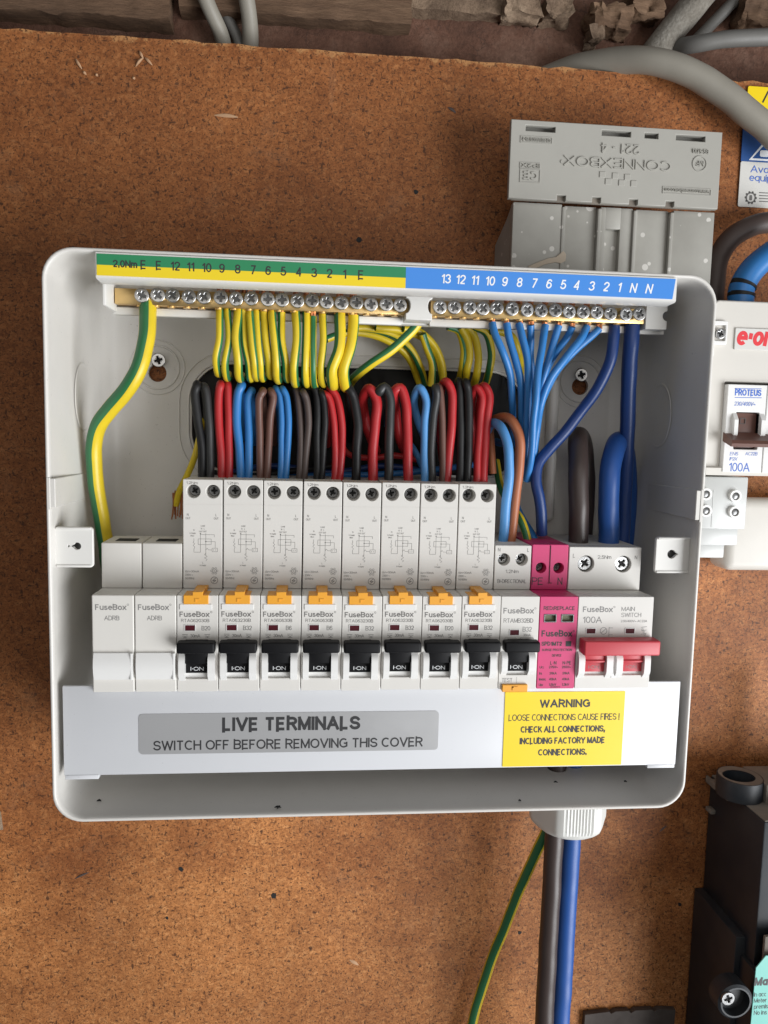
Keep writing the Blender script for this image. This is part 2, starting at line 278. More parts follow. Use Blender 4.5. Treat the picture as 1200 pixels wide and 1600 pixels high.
def _a(cx, cz, rx, rz, a0, a1):
    n = max(3, int(abs(a1-a0)/15)); return [(cx+rx*cos(radians(a0+(a1-a0)*k/n)), cz+rz*sin(radians(a0+(a1-a0)*k/n))) for k in range(n+1)]
_dot = lambda x, z: [(x, z-.05), (x, z+.05)]
X = .70
GLYPH = {
 'A': (.66, [[(0, 0), (.33, 1), (.66, 0)], [(.12, .34), (.54, .34)]]), 'B': (.54, [[(0, 0), (0, 1), (.30, 1)]+_a(.30, .765, .22, .235, 90, -90)+[(0, .53)], [(.02, .53), (.30, .53)]+_a(.30, .265, .24, .265, 90, -90)+[(0, 0)]]),
 'C': (.60, [_a(.34, .5, .34, .5, 48, 312)]), 'D': (.58, [[(0, 0), (0, 1), (.22, 1)]+_a(.22, .5, .36, .5, 90, -90)+[(0, 0)]]),
 'E': (.48, [[(.48, 1), (0, 1), (0, 0), (.48, 0)], [(0, .52), (.43, .52)]]), 'F': (.45, [[(.45, 1), (0, 1), (0, 0)], [(0, .5), (.38, .5)]]),
 'G': (.64, [_a(.34, .5, .34, .5, 48, 300)+[(.62, .12), (.62, .46), (.36, .46)]]), 'H': (.56, [[(0, 0), (0, 1)], [(.56, 0), (.56, 1)], [(0, .52), (.56, .52)]]),
 'I': (.0, [[(0, 0), (0, 1)]]), 'J': (.38, [[(.38, 1), (.38, .22)]+_a(.19, .22, .19, .22, 0, -180)]), 'K': (.54, [[(0, 0), (0, 1)], [(.52, 1), (0, .4)], [(.18, .6), (.54, 0)]]),
 'L': (.44, [[(0, 1), (0, 0), (.44, 0)]]), 'M': (.68, [[(0, 0), (0, 1), (.34, .05), (.68, 1), (.68, 0)]]), 'N': (.56, [[(0, 0), (0, 1), (.56, 0), (.56, 1)]]),
 'O': (.70, [_a(.35, .5, .35, .5, 0, 360)]), 'P': (.50, [[(0, 0), (0, 1), (.27, 1)]+_a(.27, .74, .24, .26, 90, -90)+[(0, .48)]]), 'Q': (.70, [_a(.35, .5, .35, .5, 0, 360), [(.42, .26), (.68, -.04)]]),
 'R': (.54, [[(0, 0), (0, 1), (.29, 1)]+_a(.29, .75, .24, .25, 90, -90)+[(0, .5)], [(.28, .5), (.53, 0)]]),
 'S': (.54, [_a(.27, .75, .25, .25, 25, 270)+_a(.27, .25, .27, .25, 90, -160)]), 'T': (.56, [[(0, 1), (.56, 1)], [(.28, 1), (.28, 0)]]), 'U': (.56, [[(0, 1), (0, .28)]+_a(.28, .28, .28, .28, 180, 360)+[(.56, 1)]]),
 'V': (.62, [[(0, 1), (.31, 0), (.62, 1)]]), 'W': (.90, [[(0, 1), (.22, 0), (.45, .95), (.68, 0), (.90, 1)]]), 'X': (.60, [[(0, 0), (.6, 1)], [(0, 1), (.6, 0)]]), 'Y': (.60, [[(0, 1), (.3, .45), (.6, 1)], [(.3, .45), (.3, 0)]]), 'Z': (.54, [[(0, 1), (.54, 1), (0, 0), (.54, 0)]]),
 '0': (.48, [_a(.24, .5, .24, .5, 0, 360)]), '1': (.26, [[(0, .74), (.24, .98), (.24, 0)]]), '2': (.48, [_a(.24, .73, .24, .27, 165, -15)+[(.40, .50), (0, 0), (.49, 0)]]),
 '3': (.48, [_a(.23, .755, .22, .245, 155, -90)+_a(.23, .26, .25, .26, 80, -155)]), '4': (.50, [[(.50, .26), (0, .26), (.37, 1), (.37, 0)]]), '5': (.48, [[(.44, 1), (.10, 1), (.04, .50)]+_a(.22, .32, .26, .32, 125, -150)]),
 '6': (.48, [_a(.24, .31, .24, .31, 0, 360), [(.03, .40)]+_a(.27, .55, .25, .45, 170, 45)]), '7': (.46, [[(0, 1), (.46, 1), (.16, 0)]]), '8': (.48, [_a(.24, .765, .21, .235, 0, 360), _a(.24, .265, .24, .265, 0, 360)]), '9': (.48, [_a(.24, .69, .24, .31, 0, 360), [(.45, .60)]+_a(.21, .45, .25, .45, -10, -135)]),
 'a': (.44, [_a(.22, .35, .22, .35, 0, 360), [(.44, X), (.44, 0)]]), 'b': (.44, [_a(.22, .35, .22, .35, 0, 360), [(0, 1), (0, 0)]]), 'c': (.42, [_a(.24, .35, .24, .35, 50, 310)]), 'd': (.44, [_a(.22, .35, .22, .35, 0, 360), [(.44, 1), (.44, 0)]]),
 'e': (.46, [[(.02, .36), (.46, .36)]+_a(.23, .35, .23, .35, 2, 315)]), 'f': (.28, [[(.1, 0), (.1, .8)]+_a(.26, .8, .16, .2, 180, 90), [(0, X), (.27, X)]]), 'g': (.44, [_a(.22, .35, .22, .35, 0, 360), [(.44, X), (.44, -.1)]+_a(.22, -.1, .22, .18, 0, -150)]), 'h': (.42, [[(0, 0), (0, 1)], [(0, .45)]+_a(.21, .46, .21, .24, 170, 0)+[(.42, 0)]]),
 'i': (.0, [[(0, 0), (0, X)], _dot(0, .93)]), 'k': (.42, [[(0, 0), (0, 1)], [(.38, X), (0, .28)], [(.12, .42), (.42, 0)]]), 'l': (.0, [[(0, 0), (0, 1)]]), 'm': (.68, [[(0, 0), (0, X)], [(0, .45)]+_a(.17, .5, .17, .2, 170, 0)+[(.34, 0)], [(.34, .45)]+_a(.51, .5, .17, .2, 170, 0)+[(.68, 0)]]),
 'n': (.42, [[(0, 0), (0, X)], [(0, .45)]+_a(.21, .46, .21, .24, 170, 0)+[(.42, 0)]]), 'o': (.46, [_a(.23, .35, .23, .35, 0, 360)]), 'p': (.44, [_a(.22, .35, .22, .35, 0, 360), [(0, X), (0, -.27)]]), 'q': (.44, [_a(.22, .35, .22, .35, 0, 360), [(.44, X), (.44, -.27)]]), 'r': (.26, [[(0, 0), (0, X)], [(0, .42)]+_a(.22, .44, .22, .26, 170, 80)]),
 's': (.38, [_a(.19, .525, .17, .175, 30, 270)+_a(.19, .175, .19, .175, 90, -155)]), 't': (.26, [[(.1, .92), (.1, .16)]+_a(.25, .16, .15, .16, 180, 280), [(0, X), (.26, X)]]), 'u': (.42, [[(0, X), (0, .24)]+_a(.21, .24, .21, .24, 180, 350)+[(.42, .25)], [(.42, X), (.42, 0)]]), 'v': (.44, [[(0, X), (.22, 0), (.44, X)]]),
 'w': (.66, [[(0, X), (.17, 0), (.33, .66), (.49, 0), (.66, X)]]), 'x': (.42, [[(0, 0), (.42, X)], [(0, X), (.42, 0)]]), 'y': (.44, [[(0, X), (.22, .02)], [(.44, X), (.22, 0), (.1, -.27)]]), 'z': (.38, [[(0, X), (.38, X), (0, 0), (.38, 0)]]),
 '.': (.06, [[(.03, -.06), (.03, .12)]]), ',': (.08, [[(.06, .12), (.0, -.18)]]), ':': (.06, [[(.03, -.06), (.03, .12)], [(.03, .48), (.03, .66)]]), '!': (.04, [[(.02, 1), (.02, .3)], [(.02, -.06), (.02, .12)]]), '-': (.26, [[(0, .40), (.26, .40)]]), '/': (.34, [[(0, -.05), (.34, 1.05)]]),
 '~': (.46, [_a(.12, .36, .12, .14, 180, 0)+_a(.35, .36, .11, .14, 180, 360)]), '=': (.42, [[(0, .58), (.42, .58)], [(0, .30), (.42, .30)]]), '(': (.16, [_a(.3, .45, .28, .65, 130, 230)]), ')': (.16, [_a(-.14, .45, .28, .65, 50, -50)]), '\u00b7': (.08, [[(.04, .42), (.04, .56)]]), '\u0394': (.6, [[(0, 0), (.3, 1), (.6, 0), (0, 0)]]),
}
class MB:
    def __init__(s): s.bm = bmesh.new(); s.uv = s.bm.loops.layers.uv.new('UVMap')
    def _merge(s, bm2, mat=None):
        me = bpy.data.meshes.new('tmp'); 
        if mat is not None: bm2.transform(mat)
        bm2.to_mesh(me); bm2.free(); s.bm.from_mesh(me); bpy.data.meshes.remove(me)
    def box(s, x0, x1, y0, y1, z0, z1, r=0, seg=2, rot=None):
        b = bmesh.new(); bmesh.ops.create_cube(b, size=1)
        b.transform(Matrix.Translation(((x0+x1)/2, (y0+y1)/2, (z0+z1)/2)) @ Matrix.Diagonal((abs(x1-x0), abs(y1-y0), abs(z1-z0), 1)))
        if r > 0: bmesh.ops.bevel(b, geom=list(b.edges), offset=r, segments=seg, affect='EDGES', profile=.5)
        s._merge(b, rot)
        return s
    def plate(s, outer, holes, y0, y1, bev=0, res=2):
        """flat piece in the XZ plane from y0 (front) to y1 (back) with real holes"""
        c = bpy.data.curves.new('c', 'CURVE'); c.dimensions = '2D'; c.fill_mode = 'BOTH'
        for loop in [outer]+list(holes):
            sp = c.splines.new('POLY'); sp.points.add(len(loop)-1)
            for p, (x, z) in zip(sp.points, loop): p.co = (x, z, 0, 1)
            sp.use_cyclic_u = True
        h = abs(y1-y0)
        c.extrude = max(h/2-bev, .0001); c.bevel_depth = bev; c.bevel_resolution = res
        if bev: c.offset = -bev
        o = bpy.data.objects.new('c', c); COL.objects.link(o)
        dg = bpy.context.evaluated_depsgraph_get(); dg.update()
        me = bpy.data.meshes.new_from_object(o.evaluated_get(dg))
        bpy.data.objects.remove(o); bpy.data.curves.remove(c)
        mt = Matrix(((1, 0, 0, 0), (0, 0, -1, (y0+y1)/2), (0, 1, 0, 0), (0, 0, 0, 1)))
        me.transform(mt); s.bm.from_mesh(me); bpy.data.meshes.remove(me); return s
    def prism(s, pts, x0, x1):
        """profile of (y,z) points swept along x"""
        n = len(pts); v0 = [s.bm.verts.new((x0, y, z)) for y, z in pts]; v1 = [s.bm.verts.new((x1, y, z)) for y, z in pts]
        for i in range(n): s.bm.faces.new((v0[i], v0[(i+1) % n], v1[(i+1) % n], v1[i]))
        s.bm.faces.new(v0[::-1]); s.bm.faces.new(v1); return s
    def hull8(s, a, b):
        """solid between two quads (lists of 4 points)"""
        v0 = [s.bm.verts.new(p) for p in a]; v1 = [s.bm.verts.new(p) for p in b]
        for i in range(4): s.bm.faces.new((v0[i], v0[(i+1) % 4], v1[(i+1) % 4], v1[i]))
        s.bm.faces.new(v0[::-1]); s.bm.faces.new(v1); return s
    def lathe(s, prof, mat, n=32):
        """prof: (radius, height) about local z, placed with mat"""
        rings = []
        for r, h in prof:
            rings.append([s.bm.verts.new(mat @ Vector((r*cos(2*pi*i/n), r*sin(2*pi*i/n), h))) for i in range(n)])
        for a, b in zip(rings, rings[1:]):
            for i in range(n): s.bm.faces.new((a[i], a[(i+1) % n], b[(i+1) % n], b[i]))
        s.bm.faces.new(rings[0][::-1]); s.bm.faces.new(rings[-1]); return s
    def loops(s, lps, close_last=False):
        vs = [[s.bm.verts.new(p) for p in l] for l in lps]
        for a, b in zip(vs, vs[1:]):
            n = len(a)
            for i in range(n): s.bm.faces.new((a[i], a[(i+1) % n], b[(i+1) % n], b[i]))
        if close_last: s.bm.faces.new(vs[-1])
        return s
    def tube(s, pts, r, phase=0, twist=0, n=14, step=1.6, taper=None):
        pts = [Vector(p) for p in pts]
        ext = [pts[0]*2-pts[1]]+pts+[pts[-1]*2-pts[-2]]
        path = []
        for i in range(1, len(ext)-2):
            p0, p1, p2, p3 = ext[i-1:i+3]; L = (p2-p1).length; k = max(3, int(L/step))
            t0, t1, t2 = 0, max((p1-p0).length, 1e-4)**.5, 0
            t2 = t1+max((p2-p1).length, 1e-4)**.5; t3 = t2+max((p3-p2).length, 1e-4)**.5
            for j in range(k):
                t = t1+(t2-t1)*j/k
                a1 = p0*((t1-t)/(t1-t0))+p1*((t-t0)/(t1-t0)); a2 = p1*((t2-t)/(t2-t1))+p2*((t-t1)/(t2-t1)); a3 = p2*((t3-t)/(t3-t2))+p3*((t-t2)/(t3-t2))
                b1 = a1*((t2-t)/(t2-t0))+a2*((t-t0)/(t2-t0)); b2 = a2*((t3-t)/(t3-t1))+a3*((t-t1)/(t3-t1))
                path.append(b1*((t2-t)/(t2-t1))+b2*((t-t1)/(t2-t1)))
        path.append(pts[-1])
        sd = pts[0].x*.37+pts[0].y; am = min(.42, r*.16)
        path = [p+noise.noise_vector(Vector((p.x*.06+sd, p.y*.06, p.z*.075)))*am*min(1, i/6, (len(path)-1-i)/6) for i, p in enumerate(path)]
        T = [(path[min(i+1, len(path)-1)]-path[max(i-1, 0)]).normalized() for i in range(len(path))]
        up = Vector((0, -1, 0)); nrm = (up-T[0]*up.dot(T[0]))
        if nrm.length < 1e-3: nrm = Vector((1, 0, 0))
        nrm.normalize(); rings = []; dist = 0
        for i, p in enumerate(path):
            if i: dist += (p-path[i-1]).length
            nrm = nrm-T[i]*nrm.dot(T[i]); nrm.normalize(); bi = T[i].cross(nrm)
            rr = r*(taper(i/(len(path)-1)) if taper else 1)*(1+.035*noise.noise(Vector((p.x*.11+sd, p.z*.11, 5))))
            ring = [s.bm.verts.new(p+(nrm*cos(2*pi*k/n)+bi*sin(2*pi*k/n))*rr) for k in range(n)]
            rings.append((ring, dist))
        for (a, d0), (b, d1) in zip(rings, rings[1:]):
            for k in range(n):
                f = s.bm.faces.new((a[k], a[(k+1) % n], b[(k+1) % n], b[k]))
                for lp, (kk, dd) in zip(f.loops, ((k, d0), (k+1, d0), (k+1, d1), (k, d1))):
                    lp[s.uv].uv = (kk/n+phase+twist*dd+4, dd/50)
        s.bm.faces.new(rings[0][0][::-1]); s.bm.faces.new(rings[-1][0]); return s
    def ribbon(s, pts, wd, y, closed=False):
        """mitred flat stroke; pts are (x,z)"""
        n = len(pts); L = []; R = []
        for i in range(n):
            p = Vector(pts[i]); a = Vector(pts[i-1]) if (i or closed) else None; b = Vector(pts[(i+1) % n]) if (i < n-1 or closed) else None
            d0 = (p-a).normalized() if a is not None and (p-a).length > 1e-9 else None; d1 = (b-p).normalized() if b is not None and (b-p).length > 1e-9 else None
            d0 = d0 or d1; d1 = d1 or d0
            if d0 is None: return s
            t = d0+d1; t = t.normalized() if t.length > .2 else d0
            nn = Vector((-t.y, t.x)); k = min(1/max(abs(nn.dot(Vector((-d1.y, d1.x)))), .35), 1.35)*wd/2
            L.append(s.bm.verts.new((p.x+nn.x*k, y, p.y+nn.y*k))); R.append(s.bm.verts.new((p.x-nn.x*k, y, p.y-nn.y*k)))
        for i in range(n if closed else n-1):
            j = (i+1) % n; s.bm.faces.new((L[i], R[i], R[j], L[j]))
        return s
    def text(s, txt, x, z, y, cap, width=None, bold=0, italic=0, rot=0, ext=0, align='CENTER'):
        """lettering drawn stroke by stroke on an XZ plane at depth y; cap = capital height"""
        wt = .115+bold*4.2; pen = 0; strokes = []
        for ch in txt:
            if ch == ' ': pen += .33; continue
            wd, st = GLYPH.get(ch, GLYPH['-'])
            for q in st: strokes.append([(pen+wt/2+px, wt/2+pz*(1-wt)) for px, pz in q])
            pen += wd+wt+.045
        tot = pen-.045
        sx = width/tot if width else cap
        off = {'CENTER': -tot/2, 'LEFT': 0, 'RIGHT': -tot}[align]
        b2 = MB(); dz = 0; parts = []
        for q in strokes:                                       # cut strokes at sharp corners
            if len(q) == 2 or (len(q) > 8 and abs(q[0][0]-q[-1][0])+abs(q[0][1]-q[-1][1]) < 1e-6 and len(q) > 20): parts.append(q); continue
            cur = [q[0]]
            for i in range(1, len(q)):
                cur.append(q[i])
                if i < len(q)-1:
                    u = (Vector(q[i])-Vector(q[i-1])); v = (Vector(q[i+1])-Vector(q[i]))
                    if u.length > 1e-6 and v.length > 1e-6 and u.normalized().dot(v.normalized()) < .25:
                        e1 = Vector(q[i])+u.normalized()*wt*.5 if u.normalized().dot(v.normalized()) > -.2 else Vector(q[i])
                        cur[-1] = tuple(e1); parts.append(cur); cur = [q[i]]
            parts.append(cur)
        def grow(e, p):                                         # square the ends off at the letter's top and bottom
            d = Vector(e)-Vector(p); L = d.length
            if L > 1e-6 and abs(d.y)/L > .75: d /= L; return (e[0]+d.x*wt*.5, e[1]+d.y*wt*.5)
            return e
        for q in parts:
            if len(q) > 1 and abs(q[0][0]-q[-1][0])+abs(q[0][1]-q[-1][1]) > 1e-6: q = [grow(q[0], q[1])]+list(q[1:-1])+[grow(q[-1], q[-2])]
            cl = len(q) > 2 and abs(q[0][0]-q[-1][0])+abs(q[0][1]-q[-1][1]) < 1e-6
            q = [((px+off)*sx+italic*(pz-.5)*cap, (pz-.5)*cap) for px, pz in (q[:-1] if cl else q)]
            b2.ribbon(q, wt*min(cap, sx*1.25), -dz, cl); dz += min(.004, .03/len(strokes))
        if ext:
            g = bmesh.ops.extrude_face_region(b2.bm, geom=list(b2.bm.faces)); bmesh.ops.translate(b2.bm, verts=[q for q in g['geom'] if isinstance(q, bmesh.types.BMVert)], vec=(0, -ext, 0))
        s._merge(b2.bm, Matrix.Translation((x, y, z)) @ Matrix.Rotation(rot, 4, 'Y')); return s
    def line(s, pts, wd, y):
        """printed line strip on XZ plane"""
        for (x0, z0), (x1, z1) in zip(pts, pts[1:]):
            d = Vector((x1-x0, z1-z0)); L = d.length
            if L == 0: continue
            d /= L; n = Vector((-d.y, d.x))*wd/2
            q = [(x0+n.x, y, z0+n.y), (x0-n.x, y, z0-n.y), (x1-n.x, y, z1-n.y), (x1+n.x, y, z1+n.y)]
            s.bm.faces.new([s.bm.verts.new(p) for p in q])
        return s
    def ring(s, cx, cz, r, wd, y, n=18):
        s.line([(cx+r*cos(2*pi*i/n), cz+r*sin(2*pi*i/n)) for i in range(n+1)], wd, y); return s
    def jitter(s, amt, sc, seed=0, axes=(1, 1, 1)):
        for v in s.bm.verts:
            d = noise.noise_vector(v.co*sc+Vector((seed, seed, seed))); v.co += Vector((d.x*axes[0], d.y*axes[1], d.z*axes[2]))*amt
        return s
    def build(s, name, mat, parent=None, loc=(0, 0, 0), angle=32, flat=False, mat2=None):
        bm = s.bm
        if not flat: bmesh.ops.recalc_face_normals(bm, faces=list(bm.faces))
        else:
            for f in bm.faces:
                f.normal_update()
                if f.normal.y > 0: f.normal_flip()
        bm.transform(Matrix.Scale(S, 4)); me = bpy.data.meshes.new(name); bm.to_mesh(me); bm.free()
        me.polygons.foreach_set('use_smooth', [True]*len(me.polygons)); me.set_sharp_from_angle(angle=radians(angle))
        me.materials.append(mat if not isinstance(mat, str) else M[mat])
        if mat2: me.materials.append(M[mat2])
        o = bpy.data.objects.new(name, me); COL.objects.link(o); o.location = Vector(loc)*S
        if parent: o.parent = parent
        return o

def tag(o, label=None, cat=None, group=None, kind=None):
    if label: o['label'] = label
    if cat: o['category'] = cat
    if group: o['group'] = group
    if kind: o['kind'] = kind
    return o
def thing(name, loc, label, cat, group=None):
    o = bpy.data.objects.new(name, None); COL.objects.link(o); o.location = Vector(loc)*S; o.empty_display_size = .01
    return tag(o, label, cat, group)
def copy_part(src, parent):
    c = src.copy(); COL.objects.link(c); c.parent = parent
    for ch in list(src.children): copy_part(ch, c)
    return c
def grid_block(x0, x1, y0, y1, z0, z1, step, amt, sc, seed, mat, name, front_only=False, axes=(1, 1, 1)):
    mb = MB(); b = bmesh.new(); bmesh.ops.create_cube(b, size=1)
    b.transform(Matrix.Translation(((x0+x1)/2, (y0+y1)/2, (z0+z1)/2)) @ Matrix.Diagonal((abs(x1-x0), abs(y1-y0), abs(z1-z0), 1)))
    for _ in range(7):
        es = [e for e in b.edges if e.calc_length() > step]
        if not es: break
        bmesh.ops.subdivide_edges(b, edges=es, cuts=1, use_grid_fill=True)
    mb._merge(b)
    for v in mb.bm.verts:
        f = .6*noise.noise_vector(v.co*sc+Vector((seed,)*3))+.4*noise.noise_vector(v.co*sc*3.7+Vector((seed+9,)*3))
        v.co += Vector((f.x*axes[0], f.y*axes[1], f.z*axes[2]))*amt
    return mb.build(name, mat, angle=60)

# ================================================================== SETTING
ZTOP = P(600, 86, 0).z                                         # top edge of the board
wl = MB(); wl.plate(rrect(-700, 700, ZTOP-60, 520), [], 26, 40)
tag(wl.build('wall', 'brick'), kind='structure')
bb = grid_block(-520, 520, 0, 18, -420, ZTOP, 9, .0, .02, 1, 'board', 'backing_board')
for v in bb.data.vertices:                                     # torn, fuzzy upper edge
    z = v.co.z/S
    if z > ZTOP-4: v.co.z += (noise.noise(Vector((v.co.x/S*.13, v.co.y/S*.3, 3)))*1.6+noise.noise(Vector((v.co.x/S*.45, v.co.y/S*.4, 8)))*1.0)*S
tag(bb, 'brown chipboard backing board with torn top edge behind all the equipment', 'board')

# ================================================================== ENCLOSURE
XL, XR, ZB, ZT = -144.3, 147.6, -103.0, 145.6
YR = -82.0
enc = thing('distribution_enclosure', (0, 0, ZB), 'white plastic consumer unit enclosure with its lid off on the chipboard', 'enclosure')
E0 = (0, 0, -ZB)
def rl(ins, y, r=13):
    return [(x, y, z) for x, z in rrect(XL+ins, XR-ins, ZB+ins, ZT-ins, max(r-ins*.55, 2), 8)]
sh = MB()
sh.loops([rl(4, -.4), rl(3, -6), rl(1.2, -40), rl(.15, -79), rl(.0, -81.2), rl(.25, -81.8), rl(.75, -82), rl(1.3, -81.9), rl(1.65, -81.4), rl(1.9, -79.5), rl(3.2, -50), rl(4.2, -22), rl(5, -13), rl(7.5, -7.5), rl(12, -4.6), rl(18, -4)])
sh.build('shell', 'shell', enc, E0, angle=50)
# back panel with real holes
hx0, hz0 = P(300, 735, -4).x, P(300, 735, -4).z
hx1, hz1 = P(815, 735, -4).x, P(550, 575, -4).z
stad = rrect(hx0, hx1, hz0, hz1, 20, 10)
def keyhole(px, py):
    p = P(px, py, -4); cx, cz = p.x, p.z
    out = []
    for k in range(21):                                        # big round lower, narrow upper
        t = radians(125+290*k/20); out.append((cx+4.6*cos(t), cz-5.5+4.6*sin(t)))
    for k in range(9):
        t = radians(0+180*k/8); out.append((cx+2.6*cos(t), cz+2.0+2.6*sin(t)))
    return out
KH = [(246, 566), (907, 588)]
bp = MB(); bp.plate(rrect(XL+16, XR-16, ZB+16, ZT-16, 6), [stad]+[keyhole(*k) for k in KH], -4.1, -1.0, .15, 1)
bp.build('back_panel', 'shell', enc, E0)
# raised rims: entry surround, screw bosses, round knockout marks
rm = MB()
def ridge(loop, wd, h):
    cx = sum(p[0] for p in loop)/len(loop); n = len(loop)
    def off(d):
        res = []
        for i in range(n):
            a = Vector(loop[i-1]); b = Vector(loop[(i+1) % n]); t = (b-a).normalized(); q = Vector(loop[i])+Vector((t.y, -t.x))*d; res.append(q)
        return res
    l = [[(q.x, y, q.y) for q in off(d)] for d, y in ((0, -4.05), (.3*wd, -4.1-h), (.7*wd, -4.1-h), (wd, -4.05))]
    rm.loops(l)
ridge(rrect(hx0-1, hx1+1, hz0-1, hz1+1, 21, 10), 1.2, .8)
ridge(rrect(hx0-6, hx1+6, hz0-6, hz1+6, 26, 10), .9, .5)
for px, py in KH:
    p = P(px, py+8, -4); ridge(circle(p.x, p.z, 10.5, 32), 1.2, .6); ridge(circle(p.x, p.z, 13.5, 32), .8, .4)
q = P(862, 600, -4); rm.box(q.x-3.0, q.x+3.0, -11, -4.05, q.z-75, q.z+3, 2.6, 3)
rm.build('moulded_rim', 'shell', enc, E0, angle=50)
# brush edge, and a black sheet added as the shade inside the entry hole
gr = MB(); gr.plate(rrect(hx0-3, hx1+3, hz0-3, hz1+3, 23, 10), [], -.9, -.3)
for i in range(160):
    x = hx0+2+(hx1-hx0-4)*random.random(); z = random.choice((hz0, hz1)); d = 1 if z == hz0 else -1
    gr.line([(x, z), (x+random.uniform(-3, 3), z+d*random.uniform(8, 16))], .5, -2.2-random.random())
gr.build('entry_brush_shade', 'hole', enc, E0)
# side wall catches (a shallow panel moulded into each side wall) and knockout ovals
for sx, xw in ((1, XL), (-1, XR)):
    zt, zb_ = (P(75, 747, -80).z, P(75, 792, -80).z) if sx > 0 else (P(1095, 766, -80).z, P(1095, 812, -80).z)
    ct = MB(); ct.box(xw+sx*1.2, xw+sx*3.9, -81.9, -30, zb_, zt, .25, 1)
    ct.box(xw+sx*.35, xw+sx*1.9, -82.15, -74, zb_-1, zt+.5, .25, 1)
    ct.build('wall_catch', 'shell', enc, E0)
for sx, xw, py in ((1, XL, 620), (-1, XR, 650)):
    zc = P(120 if sx > 0 else 1040, py, -40).z
    lp = []; ov = MB()
    for d, h in ((0, 0), (.5, .35), (1.0, .35), (1.5, 0)):
        lp.append([(xw+sx*(3.62+h-.0185*(yy+38)*0), -38+(12+d)*cos(2*pi*k/40), zc+(15+d)*sin(2*pi*k/40)) for k in range(40) for yy in (0,)])
    ov.loops(lp)
    ov.build('knockout_mark', 'shell', enc, E0, angle=60)
# lid tabs
def lid_tab(pa, pb, y, sx):
    a = P(*pa, y); b = P(*pb, y); x0, x1, z1, z0 = a.x, b.x, a.z, b.z
    mb = MB(); cx = (x0+x1)/2+sx*1.5; cz = (z0+z1)/2+.5
    key = []
    for k in range(17):
        t = radians((180 if sx > 0 else 0)+25+310*k/16); key.append((cx+2.0*cos(t), cz+2.0*sin(t)))
    e = -sx
    key.append((cx+e*4.0, cz-.6*(1 if e < 0 else -1))); key.append((cx+e*4.0, cz+.6*(1 if e < 0 else -1)))
    mb.plate(rrect(x0, x1, z0, z1, 1.6), [key], y, y+2, .35)
    xo = x1 if sx > 0 else x0
    xw = x0 if sx > 0 else x1
    xe = XL+2.2 if sx > 0 else XR-2.2; mb.box(min(xw, xe), max(xw, xe), y+.6, y+2.4, z0+1.2, z1-1.2, .2, 1)          # web to the side wall
    for zz in (z0+.15, z1-1.25): mb.box(x0+.8, x1-.8, y-.55, y+1.5, zz, zz+1.1, .35, 2)     # raised lips
    t = mb.build('lid_tab', 'ledge', enc, E0)
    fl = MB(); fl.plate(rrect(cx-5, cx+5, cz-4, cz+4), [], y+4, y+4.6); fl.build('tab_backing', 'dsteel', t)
lid_tab((84, 823), (146, 887), -77, 1)
lid_tab((1026, 839), (1082, 896), -75, -1)
# label ledge
YL = -83.2
lt_, rb_ = P(149, 394, YL), P(1056.5, 470, YL)
lx0, lx1 = P(150, 411, YL).x, P(1057, 452, YL).x
lz1 = P(600, 415.5, YL).z; lz0 = P(600, 449, YL).z
le = MB(); le.prism([(YL+.3, lz1+.5), (YL+.3, lz0-.6), (YL+1.2, lz0-1.2), (-73, lz0-1.6), (-71.5, lz0-1.0), (-71.5, lz1+.2), (-79, lz1+.5)], lx0-.2, lx1+.2)
ledge = le.build('label_ledge', 'ledge', enc, E0)
xm = P(634, 430, YL).x; zmid = (lz0+lz1)/2-.1
g = MB(); g.plate(rrect(lx0+.25, xm, zmid, lz1-.1), [], YL, YL+.25); g.build('green_label', 'green', ledge)
g = MB(); g.plate(rrect(lx0+.25, xm, lz0+.1, zmid-.02), [], YL, YL+.25); g.build('yellow_label', 'yellow', ledge)
g = MB(); g.plate([(xm+.05, lz0+.1), (lx1-1.6, lz0+.1), (lx1-.6, lz1-.1), (xm+.05, lz1-.1)], [], YL, YL+.25); g.build('blue_label', 'blue', ledge)
def onpx(mb, txt, px, py, y, cap_px, width_px=None, **k):
    p = P(px, py, y); s = pxmm(px, py, y); mb.text(txt, p.x, p.z, y-.06, cap_px*s, width_px*s if width_px else None, **k)
tx = MB()
for t, px in (('E', 224), ('E', 248), ('12', 274), ('11', 298), ('10', 323), ('9', 347), ('8', 371.5), ('7', 395.5), ('6', 419), ('5', 443), ('4', 467), ('3', 491), ('2', 515), ('1', 538.5), ('E', 564)):
    onpx(tx, t, px, 413.5+(px-224)*.047, YL, 14, bold=.008)
onpx(tx, '2.0Nm', 195.5, 412.5, YL, 11.5, 38, bold=.014)
tx.build('lettering', 'ink', ledge, flat=True)
tx = MB()
for i, (t, px) in enumerate((('13', 697), ('12', 720), ('11', 742.5), ('10', 766), ('9', 789), ('8', 812), ('7', 835), ('6', 858), ('5', 880.5), ('4', 901.5), ('3', 925), ('2', 947.5), ('1', 968), ('N', 990), ('N', 1014.5))):
    onpx(tx, t, px, 435.5+(px-697)*.0495, YL, 14, bold=.008, italic=.05+.012*i)
tx.build('lettering', 'inkwhite', ledge, flat=True)
